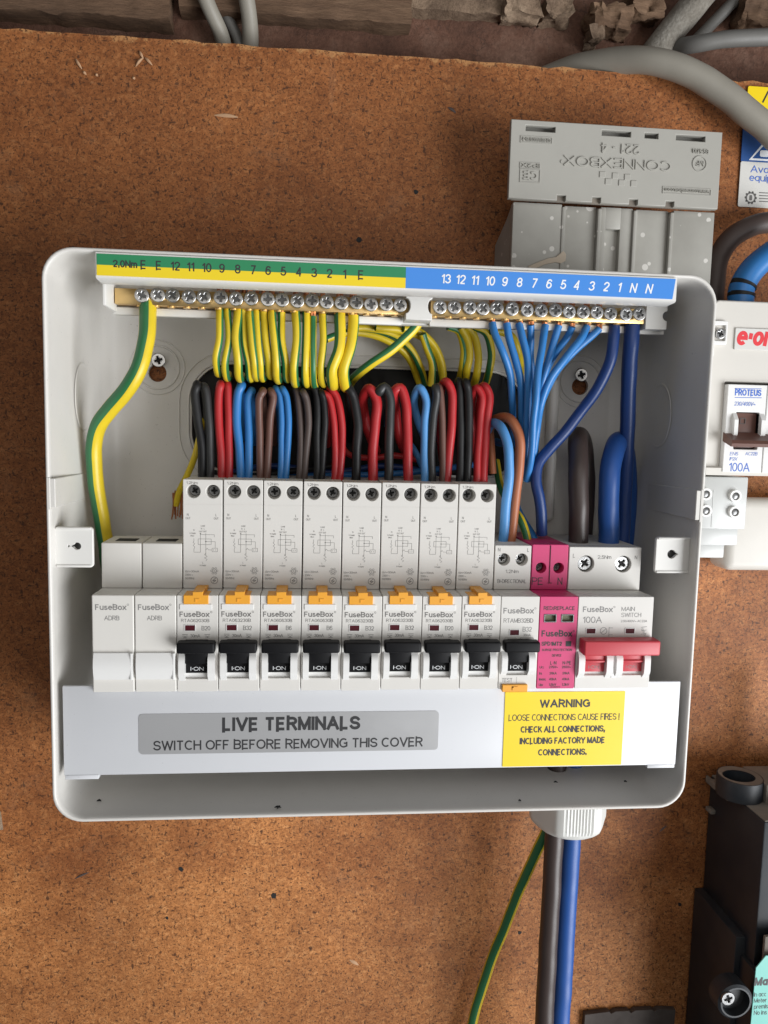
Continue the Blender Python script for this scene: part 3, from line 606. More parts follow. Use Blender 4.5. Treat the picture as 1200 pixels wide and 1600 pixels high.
# carrier behind the brass bars
YB = -58.0
zs = (P(222, 457, YB-2).z+P(998, 495, YB-2).z)/2               # screw row height
ca = MB()
cx0, cx1 = P(176, 470, -54).x, P(1040, 500, -54).x
ca.box(cx0, cx1, -50.5, -44, zs-7.2, lz1-1, .5); ca.box(cx0, cx0+1.4, -71, -44, zs-6.8, lz1-1, .3)
ca.box(cx0, P(628, 490, -54).x, -53.2, -50, zs-8.0, zs-4.6, .4); ca.box(P(672, 490, -54).x, cx1, -53.2, -50, zs-8.0, zs-4.6, .4)
c0, c1 = P(634, 480, -62).x, P(675, 480, -62).x
ccl = [(c0, zs-6.8), (c1, zs-6.8)]+[(c1-2.0*sin(pi*k/12), zs-.5-3.4*cos(pi*k/12)) for k in range(13)]+[(c1, zs+6.0), (c0, zs+6.0)]+[(c0+2.0*sin(pi*k/12), zs-.5+3.4*cos(pi*k/12)) for k in range(13)]
ca.plate(ccl, [], -63, -52, .3)
r0, r1 = P(1008, 495, -58).x, P(1041, 497, -58).x
ce = [(r0, zs-6.4), (r1, zs-6.4)]+[(r1-2.2*sin(pi*k/12), zs-.1-2.3*cos(pi*k/12)) for k in range(13)]+[(r1, zs+5.4), (r0, zs+5.4)]
ca.plate(ce, [], -59, -46, .3)
ca.build('bar_carrier', 'ledge', enc, E0)
# screw head, shared
def screw_mesh(r, h, name='screw'):
    mb = MB()
    mb.plate(circle(0, 0, r, 30), [plus(0, 0, r*.58, r*.14, .3)], -h, -h+1.1, min(.32, r*.12), 4)
    k = len(mb.bm.faces)
    mb.plate(circle(0, 0, r*.9, 26), [], -h+.85, -h+1.3)
    mb.bm.faces.ensure_lookup_table()
    for f in list(mb.bm.faces)[k:]: f.material_index = 1
    mb.plate(circle(0, 0, r*.86, 26), [], -h+1.0, 0, .1, 1)
    k = len(mb.bm.faces)
    for a in (.3+pi/4, .3-pi/4):
        mb.line([(-r*.55*cos(a), -r*.55*sin(a)), (-r*.2*cos(a), -r*.2*sin(a))], r*.07, -h-.01); mb.line([(r*.2*cos(a), r*.2*sin(a)), (r*.55*cos(a), r*.55*sin(a))], r*.07, -h-.01)
    mb.bm.faces.ensure_lookup_table()
    for f in list(mb.bm.faces)[k:]: f.material_index = 1
    return mb
scr0 = screw_mesh(3.2, 3.4).build('screw', 'steel', mat2='dsteel')
def bar(name, px_a, px_b, scr_px, label):
    xa, xb = P(*px_a, YB).x, P(*px_b, YB).x
    t = thing(name, (xa, YB, zs), label, 'terminal bar')
    L = xb-xa; mb = MB(); mb.box(0, L, 0, 7, -4.0, 3.0, .35)
    mb.build('brass_bar', 'brass', t)
    pm = MB()
    for p in scr_px:
        x = P(*p, YB-2).x-xa
        s = scr0.copy(); COL.objects.link(s); s.parent = t; s.location = Vector((x, random.uniform(-.4, .3), random.uniform(-.25, .25)))*S; s.rotation_euler = (random.uniform(-.06, .06), random.uniform(0, 6.28), random.uniform(-.08, .08))
        pm.lathe([(1.75, -.7), (1.75, .6), (1.2, .6)], Matrix.Translation((x-1.8, 2.6, -3.9)), 14)
    pm.build('terminal_sleeve', 'brass', t)
    return t
esc = [(222, 457), (246.5, 460), (271, 461), (296, 462), (319.5, 462), (346, 464.5), (370, 466), (394, 467), (418, 468.5), (441, 469.5), (465, 471), (488, 472), (510.5, 474), (534, 473), (556.5, 475), (580, 476), (603, 478), (625, 479)]
nsc = [(686.5, 481), (710, 483), (732.5, 483), (754, 484), (776, 485), (799, 486), (822, 487), (844, 488), (867, 489), (888, 490), (910, 491), (931, 492), (953, 492), (976, 494), (998, 495)]
bar('earth_terminal_bar', (179, 462), (639, 482), esc, 'brass earth bar under the green and yellow number strip')
bar('neutral_terminal_bar', (673, 481), (1007, 496), nsc, 'brass neutral bar under the blue number strip')
bpy.data.objects.remove(scr0)
# enclosure mounting screws
scr = screw_mesh(3.5, 2.4); scr.tube([(0, 0, 0), (0, 6, 0)], 1.4)
ms = scr.build('mounting_screw', 'steel', mat2='hole')
p = P(248, 563, -6); ms.location = Vector((p.x, -4.6, p.z))*S
tag(ms, 'steel cross head screw beside the thick earth wire at upper left', 'screw', 'screws fixing the enclosure')
m2 = ms.copy(); COL.objects.link(m2); p = P(908, 586, -6); m2.location = Vector((p.x, -4.6, p.z))*S
m2['label'] = 'steel cross head screw left of the navy wires at upper right'

# crumbs of dirt lying on the floor of the enclosure
def on_floor(px, py):
    d = RIGHT*((px-600)/FPX)+DOWN*((py-800)/FPX)+FWD; z = ZB+2.6
    return CAMP+d*((z-CAMP.z)/d.z)
for (px, py), ln, lab in (((434, 1262), 3.2, 'dark crumb lying on the enclosure lip below the LIVE TERMINALS label'), ((868, 1223), 2.0, 'small dark crumb on the enclosure floor below the yellow warning'), ((977, 1222), 1.4, 'tiny speck of dirt on the enclosure floor near the right corner'), ((155, 1252), 2.2, 'thin hair of dirt on the enclosure floor near the left corner'), ((812, 1252), 1.2, 'tiny speck of dirt on the enclosure lip left of the gland')):
    p = on_floor(px, py); mb = MB()
    mb.tube([p+Vector((-ln*.5, -.3, .3)), p+Vector((0, .3, .45)), p+Vector((ln*.5, -.5, .3))], .34, n=6, taper=lambda t: .3+1.1*sin(pi*t))
    if ln > 2.5: mb.tube([p+Vector((0, -1.2, .3)), p+Vector((.2, 0, .5)), p+Vector((.9, 1.2, .3))], .28, n=6)
    tag(mb.build('dirt_crumb', 'hole'), lab, 'crumb')

# ================================================================== MODULES
FY = -83.0
def mloc(i): return (-126+18*i, FY, 0)
ON = MB  # alias for readability
def diagram(mb, y):
    L = lambda pts: mb.line(pts, .13, y)
    mb.text('Load', 9.1, 28.6, y, .75); mb.text('N   L', 9.1, 27.3, y, .75); mb.text('OUT OUT', 9.1, 26.0, y, .7)
    mb.text('N', 5.1, 26.6, y, .75); mb.text('In-Supply', 4.6, 25.2, y, .62); mb.text('(Blue)', 4.4, 24.0, y, .6)
    L([(8, 25.2), (8, 16.5), (5.1, 16.5), (5.1, 18.0)]); L([(5.1, 22.8), (5.1, 21.5), (4.7, 21), (5.5, 20.3), (4.7, 19.6), (5.5, 18.9), (5.1, 18)])
    L([(10.4, 25.2), (10.4, 15.2)]); L([(7, 22.6), (12.8, 22.6), (12.8, 20), (7, 20), (7, 22.6)]); L([(8, 24.6), (14.2, 24.6), (14.2, 23.5)]); L([(10.4, 21.4), (14.6, 21.4), (14.6, 18.4)])
    L([(13.2, 18.4), (15.6, 18.4), (15.6, 16.8), (13.2, 16.8), (13.2, 18.4)]); L([(13.9, 17.9), (13.9, 17.3)]); L([(14.8, 17.9), (14.8, 17.3)])
    L([(13.2, 17.6), (11.6, 17.6), (11.0, 18.4), (10.4, 17.6)]); L([(10.4, 16), (9.8, 15.4), (11, 14.6), (9.8, 13.9), (11, 13.2), (10.4, 12.6)])
    for c in ((8, 25.0), (10.4, 21.4)): mb.ring(c[0], c[1], .18, .25, y, 8)
    mb.text('L', 9.1, 11.7, y, .8); mb.text('In-Supply', 9.1, 10.5, y, .62)
def symbols(mb, y):
    mb.ring(14.2, 3.6, 1.55, .22, y, 22); mb.line([(14.9, 4.7), (13.4, 3.4), (15.0, 3.6), (13.6, 2.6)], .25, y)
    for k in range(6): a = k*pi/3; mb.ring(14.2+1.3*cos(a), 8.0+1.3*sin(a), .42, .14, y, 8)
    mb.ring(14.2, 8.0, .9, .15, y, 14); mb.text('B', 14.2, 8.0, y, .75)
def rcbo_letters(root, model, rate):
    mb = MB(); y = -.06
    mb.text('FuseBox', 7.7, -8.4, y, 2.35, 12.9, bold=.012); mb.ring(14.9, -7.4, .38, .14, y, 10)
    mb.text(model, 8.0, -11.2, y, 1.45, 12.2); mb.text(rate, 12.6, -14.6, y, 1.95)
    mb.text('30mA', 8.0, -18.0, y, 1.45); mb.text('TEST', 8.6, -5.1, y, 1.15)
    for x in (3.6, 13.2): mb.line([(x-1.2, -17.4), (x+1.2, -17.4)], .2, y); mb.line([(x-1.1, -18.1), (x-.3, -18.1), (x, -18.7), (x+.4, -18.1), (x+1.1, -18.1)], .2, y); mb.line([(x-.9, -18.9), (x+.9, -18.9)], .2, y)
    mb.build('lettering', 'inkgrey', root, flat=True)
    mb = MB(); y = 16-.06
    mb.text('1.2Nm', 4.3, 48.0, y, 1.2, 5.2); mb.text('N', 2.4, 33.6, y, 1.1); mb.text('OUT', 2.5, 32.0, y, .95); mb.text('L', 15, 33.6, y, 1.1); mb.text('OUT', 15, 32.0, y, .95)
    diagram(mb, y); symbols(mb, y)
    mb.text('I\u0394n=30mA', 1.2, 7.7, y, .95, 6.2, align='LEFT'); mb.text('230V ~', 1.2, 6.1, y, .95, align='LEFT'); mb.text('50/60Hz', 1.2, 4.5, y, .95, align='LEFT')
    mb.build('lettering', 'inkgrey', root, flat=True)
    mb = MB(); mb.text('I\u00b7ON', 8.6, -33.2, 1.2-.06, 1.7, 5.8, bold=.004); mb.build('lettering', 'inkwhite', root, flat=True)

def toggle_block(mb_h, mb_c, x0=3.7, x1=13.4, z0=-37.4, zc=-19.6):
    pass
def module_housing(width, ztop, term_holes, slots, hole_r, zface=-43.2, ydep=16.0):
    """front plate with toggle slots, stepped-back terminal block with round screw wells"""
    mb = MB(); a, b = .14, width-.14
    mb.plate(rrect(a, b, zface, 0, .5), [rrect(s0, s1, z0, z1, .3) for s0, s1, z0, z1 in slots], 0, 7.5, .25)
    mb.box(a+.05, b-.05, 7.3, 63, zface-6, -.3, .25)
    mb.plate(rrect(a+.1, b-.1, -.1, ztop, .5), [circle(hx, hz, hole_r, 28) for hx, hz in term_holes], ydep, ydep+6.5, .3)
    mb.box(a+.15, b-.15, ydep+6.4, 63, -.2, ztop-.12, .25)
    return mb
def well_screws(root, holes, r, y, mat, h=1.2):
    for hx, hz in holes:
        o = screw_mesh(r, h).build('terminal_screw', mat, root, (hx, y, hz), mat2='hole')
        o.rotation_euler = (0, random.uniform(0, 6.28), 0)
def cheeks(mb, pairs, ztop=-25.4, zbot=-38.2, pr=2.4):
    for x0, x1 in pairs:
        prof = [(.05, ztop+4)]+[(-pr*min(1, sin(pi*k/10)*1.5), ztop+(zbot-ztop)*k/10) for k in range(0, 11)]+[(.05, zbot), (3, zbot), (3, ztop+4)]
        mb.prism(prof, x0, x1)

names = [('RTA062030B', 'B20'), ('RTA063230B', 'B32'), ('RTA060630B', 'B6'), ('RTA060630B', 'B6'), ('RTA063230B', 'B32'), ('RTA063230B', 'B32'), ('RTA062030B', 'B20'), ('RTA063230B', 'B32')]
rl_labels = ['white breaker marked B20 right beside the plain blank modules', 'white breaker marked B32 with pale blue wires, next to the leftmost B20 breaker',
 'white breaker marked B6, left one of the two B6 breakers', 'white breaker marked B6, right one of the two B6 breakers',
 'white breaker marked B32 standing right next to a B6 breaker', 'white breaker marked B32 standing left next to the second B20 breaker',
 'white breaker marked B20 between two B32 breakers', 'tall white breaker marked B32 next to the shorter BI-DIRECTIONAL breaker']
TH = [(4.9, 44.2), (13.5, 44.2)]
r0_ = thing('circuit_breaker', mloc(2), rl_labels[0], 'circuit breaker', 'tall breakers in the row')
h = module_housing(18, 49.6, TH, [(3.6, 13.6, -37.4, -19.8)], 3.05)
h.line([(.3, 38.2), (17.7, 38.2)], .2, 15.94)
h.build('housing', 'module', r0_)
def toggle(root, x0=.9, x1=17.1, s0=3.75, s1=13.45, zlow=-36.9, mat='black', zbar=-19.4):
    tb = MB()
    tb.box(x0, x1, -6.8, -1.0, zbar-4.9, zbar, .9, 3)
    tb.box(s0, s1, -1.2, 5, zbar-11, zbar-.6, .3)
    tb.box(s0, s1, .3, 5.5, -30.5, zbar-6, .2)
    tb.box(s0, s1, 1.2, 5.8, -35.1, -30.4, .25)
    return tb.build('toggle', mat, root)
toggle(r0_)
c = MB(); cheeks(c, [(1.0, 3.65), (13.55, 16.6)]); c.box(3.65, 13.55, 1.5, 6.8, -37.3, -35.2); c.build('toggle_guard', 'cheek', r0_)
tbn = MB(); tbn.plate([(3.1, -3.7), (13.7, -3.7), (13.7, .2), (11.3, .2), (11.3, 1.7), (7.0, 1.7), (7.0, .2), (3.1, .2)], [], -.9, 9, .2); tbn.box(6.6, 11.7, 9, 15.8, -.2, 1.5, .2)
tbn.box(8.0, 8.5, -1.15, 0, -2.8, -1.2); tbn.box(8.5, 10.0, -1.15, 0, -1.7, -1.2)
tbn.build('test_button', 'orange', r0_)
fr = MB(); fr.plate(rrect(1.4, 15.2, -6.4, -3.9, .2), [], -.35, .1, .1); fr.build('test_label', 'cheek', r0_)
fl = MB(); fl.plate(rrect(3.6, 7.9, -15.7, -13.2, .1), [], -.1, .3); f1 = fl.build('flag_window', 'maroon', r0_)
fl = MB(); fl.plate(rrect(3.3, 8.2, -16.0, -12.9, .2), [rrect(3.62, 7.88, -15.68, -13.22, .1)], -.3, .2, .08); fl.build('window_frame', 'cheek', f1)
for hx, hz in TH: pass
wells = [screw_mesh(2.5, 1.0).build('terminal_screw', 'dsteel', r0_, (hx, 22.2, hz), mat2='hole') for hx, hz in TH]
for o in wells: o.rotation_euler[1] = random.uniform(0, 6)
base_children = list(r0_.children)
mods = [r0_]
for k in range(1, 8):
    r = r0_.copy(); COL.objects.link(r); r.location = Vector(mloc(2+k))*S; r['label'] = rl_labels[k]
    for ch in base_children:
        cc = copy_part(ch, r)
        if ch.name.startswith('terminal_screw'): cc.rotation_euler[1] = random.uniform(0, 6)
    r.rotation_euler[2] = random.uniform(-.006, .006); r.location += Vector((random.uniform(-.05, .05), random.uniform(-.25, .15), random.uniform(-.18, .18)))*S
    mods.append(r)
for r, (mo, ra) in zip(mods, names): rcbo_letters(r, mo, ra)

# blanks
bl = thing('blank_module', mloc(0), 'plain white blank module at the left end of the row', 'blank module', 'blank modules')
mb = MB(); a, b = .14, 17.86
mb.plate(rrect(a, b, -43.2, 0, .5), [], 0, 7.5, .5); mb.box(a+.05, b-.05, 7.3, 63, -48, -.3, .25)
mb.box(a+.1, b-.1, 16, 40, -.2, 20.4, .5, 3); mb.box(a+.1, b-.1, 39.5, 63, -.2, 17.5, .5, 3)
mb.build('housing', 'blank', bl)
mb = MB(); mb.prism([(.1, -25.2), (-1.0, -25.4)]+[(-1.0-1.3*sin(pi*k/10), -25.4-11.8*k/10) for k in range(1, 10)]+[(-1.0, -37.2), (.1, -37.5)], .9, 16.4)
mb.box(16.4, 17.5, -2.0, .1, -37.3, -25.3, .3); mb.build('blank_toggle', 'cheek', bl)
mb = MB(); mb.plate(rrect(5, 14, 20.36, 20.6), [], 22, 30); mb.build('top_slot', 'hole', bl)
mb = MB(); mb.text('FuseBox', 8.2, -5.3, -.06, 2.5, 13.2, bold=.012); mb.ring(15.4, -4.2, .38, .14, -.06, 10); mb.text('ADRB', 8.6, -10.1, -.06, 2.0, 6.4); mb.build('lettering', 'inklight', bl, flat=True)
bl2 = bl.copy(); COL.objects.link(bl2); bl2.location = Vector(mloc(1))*S; bl2['label'] = 'plain white blank module touching the leftmost breaker'
for ch in list(bl.children): copy_part(ch, bl2)

# bi-directional breaker
bd = thing('circuit_breaker', mloc(10), 'short white breaker marked BI-DIRECTIONAL with orange button at the bottom', 'circuit breaker')
TB = [(4.6, 14.3), (13.2, 14.3)]
module_housing(18, 21.0, TB, [(3.6, 13.6, -36.6, -19.8)], 2.9).build('housing', 'module', bd)
toggle(bd)
c = MB(); cheeks(c, [(1.0, 3.65), (13.55, 16.6)], zbot=-36.4); c.box(3.65, 13.55, 1.5, 6.8, -36.6, -35.2); c.build('toggle_guard', 'cheek', bd)
well_screws(bd, TB, 2.45, 21.5, 'steel', 1.5)
fl = MB(); fl.plate(rrect(4.6, 8.8, -17.9, -15.5, .1), [], -.1, .3); f1 = fl.build('flag_window', 'maroon', bd)
fl = MB(); fl.plate(rrect(4.3, 9.1, -18.2, -15.2, .2), [rrect(4.62, 8.78, -17.88, -15.52, .1)], -.3, .2, .08); fl.build('window_frame', 'cheek', f1)
mb = MB(); mb.plate(rrect(1.8, 13.6, -44.2, -40.8, .3), [], -1.4, 3, .25); mb.box(6.4, 6.9, -1.7, 0, -43.4, -41.6); mb.box(6.4, 9, -1.7, 0, -42.1, -41.6); mb.build('test_button', 'orange', bd)
mb = MB(); y = -.06
mb.text('FuseBox', 8.3, -6.6, y, 2.6, 14.2, bold=.012); mb.ring(16.0, -5.5, .38, .14, y, 10); mb.text('RTAMB32BD', 8.4, -11.2, y, 2.0, 13.8)
mb.text('B32', 12.6, -15.2, y, 2.2); mb.text('30mA', 12.6, -17.9, y, 1.2); mb.text('TEST', 4.2, -39.0, y, 1.9, 5.0)
for x0, x1 in ((2.4, 7.6), (9.6, 15.6)): mb.line([(x0, -19.2), (x1, -19.2), (x1, -21.6), (x0, -21.6), (x0, -19.2)], .2, y)
mb.text('6000', 5.0, -20.4, y, 1.2, 3.6); mb.line([(10.4, -20.0), (11.4, -19.7), (12.4, -20.2), (13.4, -19.8), (14.8, -20.1)], .2, y); mb.line([(10.4, -21.0), (11.4, -20.7), (12.4, -21.2), (13.4, -20.8), (14.8, -21.1)], .2, y)
mb.line([(8.6, -37.6), (8.6, -40.6)], .12, y)
mb.build('lettering', 'inklight', bd, flat=True)
mb = MB(); y = 15.94; mb.text('N', 2.2, 18.9, y, 1.7); mb.text('L', 16.2, 18.9, y, 1.7); mb.text('1.2Nm', 8.8, 8.6, y, 1.6, 6.4); mb.text('BI-DIRECTIONAL', 8.9, 3.9, y, 1.8, 14); mb.build('lettering', 'inkgrey', bd, flat=True)
mb = MB(); mb.text('I\u00b7ON', 8.6, -33.2, 1.14, 1.7, 5.8, bold=.004); mb.build('lettering', 'inkwhite', bd, flat=True)

# surge protector
sp = thing('surge_protector', mloc(11), 'bright pink surge protection device between breaker and main switch', 'surge protector')
TS = [(4.7, 10.4), (13.3, 10.4)]
h = module_housing(18, 21.6, TS, [(2.3, 8.0, -11.9, -8.3), (10.4, 16.1, -11.9, -8.3)], 2.5)
h.build('housing', 'pink', sp)
mb = MB(); mb.box(8.85, 9.15, 15.7, 16.2, 3, 21.2); mb.build('split_line', 'hole', sp)
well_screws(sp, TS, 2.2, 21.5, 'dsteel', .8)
for x0, x1 in ((2.3, 8.0), (10.4, 16.1)):
    mb = MB(); mb.box(x0-.2, x1+.2, 1.6, 2.4, -12.1, -8.1); o = mb.build('indicator_window', 'olive', sp)
    mb = MB(); mb.plate(rrect(x0-.1, x1+.1, -12.0, -8.2, .3), [rrect(x0+.35, x1-.35, -11.55, -8.65, .2)], -.25, 1.5, .1); mb.build('window_frame', 'dsteel', o)
mb = MB(); y = -.06
mb.text('RED:REPLACE', 9.2, -5.4, y, 1.7, 14.6, bold=.01); mb.text('FuseBox', 8.6, -17.2, y, 2.9, 14.4, bold=.018); mb.ring(16.5, -16.1, .4, .18, y, 10)
mb.text('SPD1MT2', 6.4, -22.0, y, 1.9, 9.6, bold=.02); mb.plate(rrect(13.0, 15.6, -23.2, -20.8), [], y-.05, y); mb.text('SURGE PROTECTION', 9, -24.9, y, 1.1, 14.2, bold=.015); mb.text('DEVICE', 9, -27.5, y, 1.1, bold=.015)
mb.text('L-N', 7.6, -31.0, y, 1.6, bold=.01); mb.text('N-PE', 14.0, -31.0, y, 1.6, bold=.01)
for zz, (q0, q1, q2) in zip((-33.3, -36.2, -39.0, -41.6), (('Uc:', '275V~', '255V~'), ('In:', '20kA', '20kA'), ('Imax:', '40kA', '40kA'), ('Up:', '1.5kV', '1.3kV'))):
    mb.text(q0, 1.2, zz+.3, y, 1.2, bold=.012, align='LEFT'); mb.text(q1, 7.7, zz+.3, y, 1.2, bold=.012); mb.text(q2, 13.8, zz+.3, y, 1.2, bold=.012)
mb.text('IEC61643-11', 9, -42.4, y, .75)
mb.build('lettering', 'ink', sp, flat=True)
mb = MB(); y = 15.94; mb.text('PE', 3.3, 4.0, y, 3.5, 5.6); mb.text('N', 14.3, 4.0, y, 3.5); mb.text('1.2Nm', 9.2, 3.2, y, .8); mb.build('lettering', 'ink', sp, flat=True)

# main switch
mswt = thing('main_switch', mloc(12), 'double width white main switch with a red lever at the right end', 'main switch')
TM = [(8.6, 12.5), (27.0, 12.5)]
module_housing(36, 20.6, TM, [(3.8, 14.2, -37, -20.5), (21.8, 32.2, -37, -20.5)], 4.0).build('housing', 'module', mswt)
well_screws(mswt, TM, 3.55, 21.2, 'steel', 3.2)
tb = MB(); tb.box(.9, 36.6, -8.2, -.6, -25.6, -18.6, .9, 3)
for x0, x1 in ((3.95, 14.05), (21.95, 32.05)):
    tb.box(x0, x1, -.6, 5, -31, -19.4, .3); tb.box(x0, x1, .5, 5.5, -35.5, -30.9, .25); tb.box(x0+.2, x1-.2, -1.4, 1, -30.6, -29.6, .4)
tb.build('lever', 'red', mswt)
mb = MB()
for x0 in (5.6, 23.6): mb.text('I\u00b7ON', x0+3.4, -33.2, .44, 1.5, 5.2)
mb.build('lettering', 'inklight', mswt, flat=True)
c = MB(); cheeks(c, [(.9, 3.85), (14.15, 17.2), (18.8, 21.85), (32.15, 35.1)]); c.box(17.2, 18.8, -.8, .1, -38, -24); c.box(3.8, 14.2, 1.5, 7, -37.1, -35.6); c.box(21.8, 32.2, 1.5, 7, -37.1, -35.6); c.build('toggle_guard', 'cheek', mswt)
for x0 in (4.5, 23.1):
    fl = MB(); fl.plate(rrect(x0, x0+4.2, -17.2, -14.9, .1), [], -.1, .3); f1 = fl.build('flag_window', 'maroon', mswt)
    fl = MB(); fl.plate(rrect(x0-.3, x0+4.5, -17.5, -14.6, .2), [rrect(x0+.02, x0+4.18, -17.18, -14.92, .1)], -.3, .2, .08); fl.build('window_frame', 'cheek', f1)
mb = MB(); y = -.06
mb.text('FuseBox', 9.4, -5.9, y, 2.6, 14.2, bold=.012); mb.ring(17.2, -4.8, .38, .14, y, 10); mb.text('100A', 7.0, -10.8, y, 3.0, 9.2)
mb.text('MAIN', 20.6, -5.7, y, 2.0, 6.4, align='LEFT'); mb.text('SWITCH', 20.6, -8.5, y, 2.0, 9.6, align='LEFT'); mb.text('230/400V~ AC22A', 20.6, -11.4, y, 1.1, 12.6, align='LEFT')
mb.ring(12.6, -16, 1.6, .25, y); mb.line([(11.5, -17.0), (13.7, -15)], .25, y); mb.line([(15.2, -14.2), (15.2, -18.6)], .2, y); mb.line([(15.2, -14.6), (17, -14.6)], .2, y); mb.line([(15.2, -17.8), (17, -17.8)], .2, y)
for k in range(3): mb.line([(30.6, -14.4-k*1.6), (33.2, -14.0-k*1.6)], .22, y); mb.ring(31.2+k*.6, -15.3-k*1.2, .4, .15, y, 8)
mb.build('lettering', 'inklight', mswt, flat=True)
mb = MB(); y = 15.94; mb.text('L', 2.6, 16.4, y, 1.9); mb.text('2.5Nm', 17.6, 15.8, y, 1.7, 6.8); mb.text('N', 33.2, 15.8, y, 1.8); mb.build('lettering', 'inkgrey', mswt, flat=True)

# ================================================================== COVER PLATE
YC = -80.2
pa, pb_ = P(97.5, 1071, YC), P(1059.5, 1198, YC)
px0, px1 = P(98.5, 1140, YC).x, P(1059.5, 1130, YC).x; pz1 = P(580, 1068.5, YC).z; pz0 = P(580, 1203.5, YC).z
cp = thing('cover_plate', (px0, YC, pz0), 'white busbar cover plate carrying the LIVE TERMINALS label', 'cover plate')
L = px1-px0; H = pz1-pz0; CO = (-px0, -YC, -pz0)
mb = MB(); mb.box(0, L, 0, 1.6, 0, H, .35); mb.box(.3, L-.3, 1, 14, .05, 1.4, .2)
mb.box(.5, 15, -.3, 3, -1.7, .3, .3); mb.box(L-14, L-.5, -.2, 3, -1.5, .3, .3)
mb.build('panel', 'plate', cp)
a, b = P(217, 1114, YC), P(686, 1173.5, YC)
sx0, sx1 = P(217, 1144, YC).x, P(685, 1142, YC).x; sz1 = P(450, 1113, YC).z; sz0 = P(450, 1175, YC).z
lb = MB(); lb.plate(rrect(sx0, sx1, sz0, sz1, 1.8), [], YC-.22, YC-.03); lbo = lb.build('silver_label', 'silver', cp, CO)
mb = MB(); onpx(mb, 'LIVE TERMINALS', 456, 1130.5, YC-.22, 22, 216, bold=.022); onpx(mb, 'SWITCH OFF BEFORE REMOVING THIS COVER', 453.5, 1162, YC-.22, 15.5, 421, bold=.008)
mb.build('lettering', 'ink', lbo, flat=True)
w0, w1 = P(787, 1140, YC-3).x, P(973.5, 1137, YC-3).x; wz1 = P(880, 1080.5, YC).z; wz0 = P(880, 1196, YC).z
YW = YC-.3
w0, w1 = P(787, 1140, YC).x, P(973.5, 1137, YC).x
lb = MB(); lb.plate(rrect(w0, w1, wz0, wz1, .2), [], YW, YC-.03); lbo = lb.build('warning_label', 'warn', cp, CO)
mb = MB()
for t, px, py, cap, wd, bo in (('WARNING', 883, 1099, 12.5, 79, .02), ('LOOSE CONNECTIONS CAUSE FIRES !', 882, 1120.5, 10, 173, .0), ('CHECK ALL CONNECTIONS,', 880, 1139, 10, 132, .018), ('INCLUDING FACTORY MADE', 879, 1157, 10, 133, .018), ('CONNECTIONS.', 879, 1175, 10, 76, .018)):
    onpx(mb, t, px, py, YW, cap, wd, bold=bo)
mb.build('lettering', 'ink', lbo, flat=True)

# ================================================================== WIRES
def wire(name, path, r, mat, label, group=None, phase=None, twist=.0006, bare=None):
    pts = [P(*q) if len(q) == 3 and not isinstance(q, Vector) else q for q in path]
    ph = random.random() if phase is None else phase
    mb = MB(); mb.tube(pts, r, ph, twist)
    o = mb.build(name, mat, angle=80)
    tag(o, label, 'wire', group)
    if bare:
        a, b = Vector(pts[0]), Vector(bare); c = MB()
        for k in range(5):
            j = Vector((random.uniform(-.5, .5)*r, random.uniform(-.5, .5)*r, 0)); c.tube([a+j*1.1, (a+b)/2+j, b+j*.8], r*.33, n=8)
        tp = (b-a).normalized(); c.tube([b-tp*2.6, b+tp*.6], r*.8, n=10); c.build('copper_end', 'copper', o)
    return o
zbar = zs-4
# thick earth tail on the left
wire('earth_wire', [(231, 474, -55), (231, 500, -57), (228, 535, -60), (218, 572, -62), (200, 607, -60), (172, 640, -55), (153, 668, -50), (146, 700, -46), (149, 745, -43), (156, 795, -40), (165, 850, -36), (172, 900, -30)], 3.75, 'gy', 'thick green and yellow wire curving down the left side', phase=.05, twist=0.0)
# front earth wires hanging from the bar and turning back into the entry
ew = [((850, 335), (848, 480), (833, 630), 1.72, '9', 'left'), ((886, 335), (893, 480), (876, 650), 1.7, '9', 'right'), ((935, 338), (925, 480), (936, 655), 2.0, '8', 'left'), ((962, 340), (966, 490), (984, 655), 1.75, '8', 'right'),
      ((992, 345), (1002, 480), (1012, 650), 1.8, '7', 'left'), ((1022, 345), (1030, 490), (1042, 655), 1.6, '7', 'right'), ((1058, 340), (1066, 480), (1080, 640), 1.9, '6', 'left'), ((1095, 345), (1105, 480), (1116, 662), 1.9, '6', 'right'),
      ((1140, 350), (1142, 490), (1158, 655), 1.8, '5', ''), ((1206, 348), (1212, 490), (1198, 680), 2.0, '4', ''), ((1255, 348), (1254, 500), (1250, 682), 1.8, '3', 'left'), ((1288, 372), (1288, 500), (1288, 690), 1.7, '3', 'right'),
      ((1333, 350), (1338, 490), (1326, 680), 1.75, '2', ''), ((1412, 355), (1412, 520), (1375, 688), 2.6, '1', ''), ((1478, 368), (1462, 520), (1432, 694), 2.6, 'E at the right end', '')]
random.seed(21)
for i, (a, b, c, r, t, sd) in enumerate(ew):
    f = lambda q: (60+q[0]/3, 370+q[1]/3)
    A, B, C = f(a), f(b), f(c)
    q0 = P(A[0], A[1]+1, -54); dy = random.uniform(-1.5, 1.5)
    pts = [(A[0], A[1]+1, -54), (A[0], A[1]+10, -55+dy), (B[0], B[1], -58+dy), (C[0], C[1]-22, -57+dy), (C[0]+1, C[1]-3, -52+dy), (C[0]+3, C[1]+4, -45), (C[0]+5, C[1]-2, -30), (C[0]+7, C[1]+6, -2)]
    lab = ('%s green and yellow wire of the pair under bar number %s' % (sd, t)) if sd else 'green and yellow wire hanging alone under bar mark %s' % t
    wire('earth_wire', pts, r, 'gy', lab, 'earth wires hanging in a row below the bar', phase=random.choice((-.05, .30, .38, .40, -.08, .34, .12)), twist=random.uniform(-.001, .001), bare=P(A[0], A[1]-42, -54))
